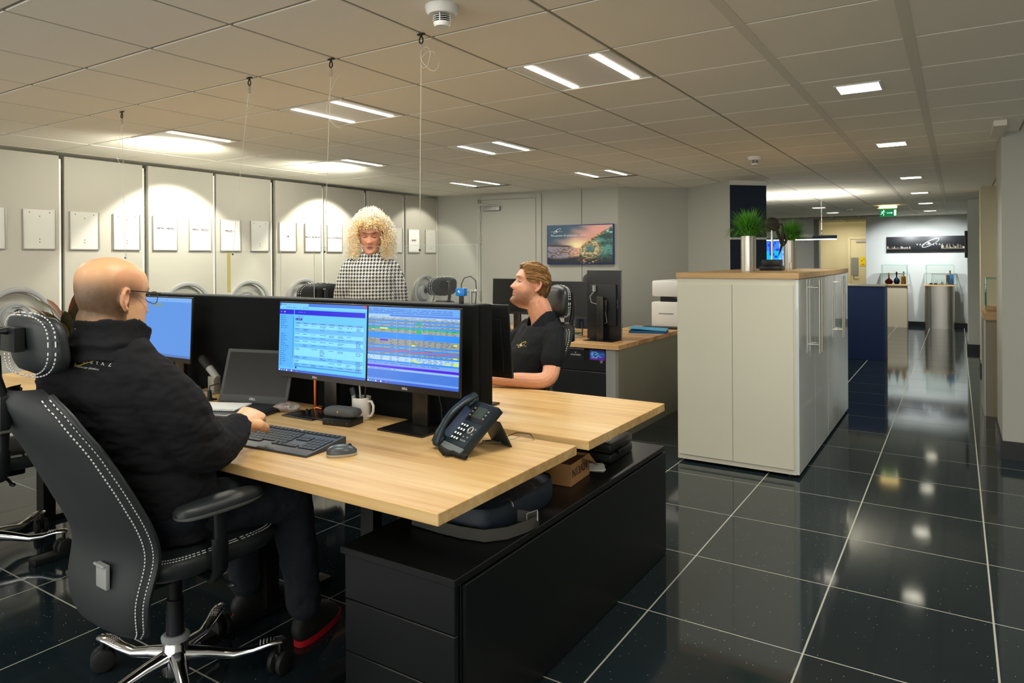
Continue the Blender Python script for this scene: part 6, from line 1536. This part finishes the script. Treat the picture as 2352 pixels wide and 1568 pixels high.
bottle('square amber bottle on the right in the case', -.92, 16.22, .8732, [(.001, 0), (.042, .0), (.044, .01), (.044, .14), (.03, .165), (.012, .17), (.012, .195), (.001, .195)], 'amber', 'chrome', 8)
t = thing('tube_rack', 'row of thin metal rods in the right display case', 'rack', (-.33, 16.26, .8732)); MB().box(-.12, .12, -.02, .02, 0, .012).build('rack_base', M['paper'], t)
for k in range(7): MB().cyl((-.105+.035*k, 0, .012), (-.105+.035*k, 0, .10), .0035, n=6).build('rod', M['steel'], t)
for k in range(2): t = thing('black_cap', ['round black cap, left one in the right display case', 'round black cap, right one beside the rods'][k], 'cap', (-.44+.075*k, 16.16, .8732)); MB().lathe([(.001, 0), (.03, 0), (.032, .012), (.02, .028), (.001, .03)], 16).build('cap', M['blackp'], t)
t = thing('blue_sample_box', 'blue and silver packaging box in the right display case', 'box', (-.12, 16.26, .8732)); MB().box(-.005, .07, -.03, .03, 0, .20).build('blue_half', M['camblue'], t); MB().box(-.065, -.006, -.03, .03, 0, .19).build('silver_half', M['dsteel'], t); b = MB(); b.lathe([(.001, .2005), (.016, .2005), (.016, .25), (.02, .27), (.001, .285)], 12); b.build('gold_stopper', M['gold'], t)
for k in range(2): t = thing('glass_jar', ['small pale jar left of the blue box', 'small pale jar right beside the blue box'][k], 'jar', (-.235+.05*k*1.6-.02, 16.14, .8732)); MB().lathe([(.001, 0), (.024, 0), (.026, .02), (.016, .04), (.018, .055), (.001, .06)], 14).build('jar', M['chrome'], t, smooth=60)
# display case at the right pillar
t = thing('display_counter', 'wood-topped grey counter with stepped shelf behind the near pillar', 'counter', (.62, 7.75, 0))
MB().box(-.41, .45, -.33, .35, .001, .85).build('body', mat('counter_grey', (150, 142, 122), .5), t); MB().box(-.42, .46, -.35, .37, .851, .905).build('top', M['top'], t); MB().box(-.40, .46, .05, .33, .9055, .95).build('step', M['top'], t, bevel=.002); MB().box(-.425, -.411, -.33, .35, .001, .85).build('silver_side', M['silver'], t)
case('glass display case with green edges behind the near right pillar', .62, 7.76, .951, .40, .26, .26)
t = thing('spray_bottle', 'dark grey bottle in the glass case by the near pillar', 'bottle', (.345, 7.72, .951)); MB().lathe([(.001, 0), (.020, 0), (.022, .01), (.022, .09), (.008, .11), (.008, .13), (.001, .13)], 16).build('flask', M['dsteel'], t, smooth=60); MB().lathe([(.001, .1305), (.010, .1305), (.010, .15), (.001, .152)], 12).build('cap', M['silver'], t)
t = thing('perfume_bottle', 'amber bottle with green cap by the near pillar', 'bottle', (.42, 7.80, .951)); MB().box(-.022, .022, -.015, .015, 0, .07).build('flask', M['amber'], t, bevel=.004); MB().cyl((0, 0, .0705), (0, 0, .10), .012).build('cap', M['green'], t)
t = thing('lipstick_bottle', 'small red bottle with silver cap at the front of the counter', 'bottle', (.36, 7.50, .9055)); MB().cyl((0, 0, 0), (0, 0, .04), .013).build('flask', M['red'], t); MB().cyl((0, 0, .0405), (0, 0, .075), .010).build('cap', M['chrome'], t)
t = thing('yellow_notice', 'yellow warning notice on the corridor end door', 'notice', (-1.97, 18.574, 1.22)); MB().box(0, .13, -.004, 0, 0, .21).build('sheet', M['yel'], t)
b = MB(); b.box(.03, .06, -.0055, -.0045, .12, .135); b.box(.075, .1, -.0055, -.0045, .16, .175); b.box(.03, .1, -.0055, -.0045, .03, .04); b.build('print', M['ink'], t)['kind'] = 'stuff'
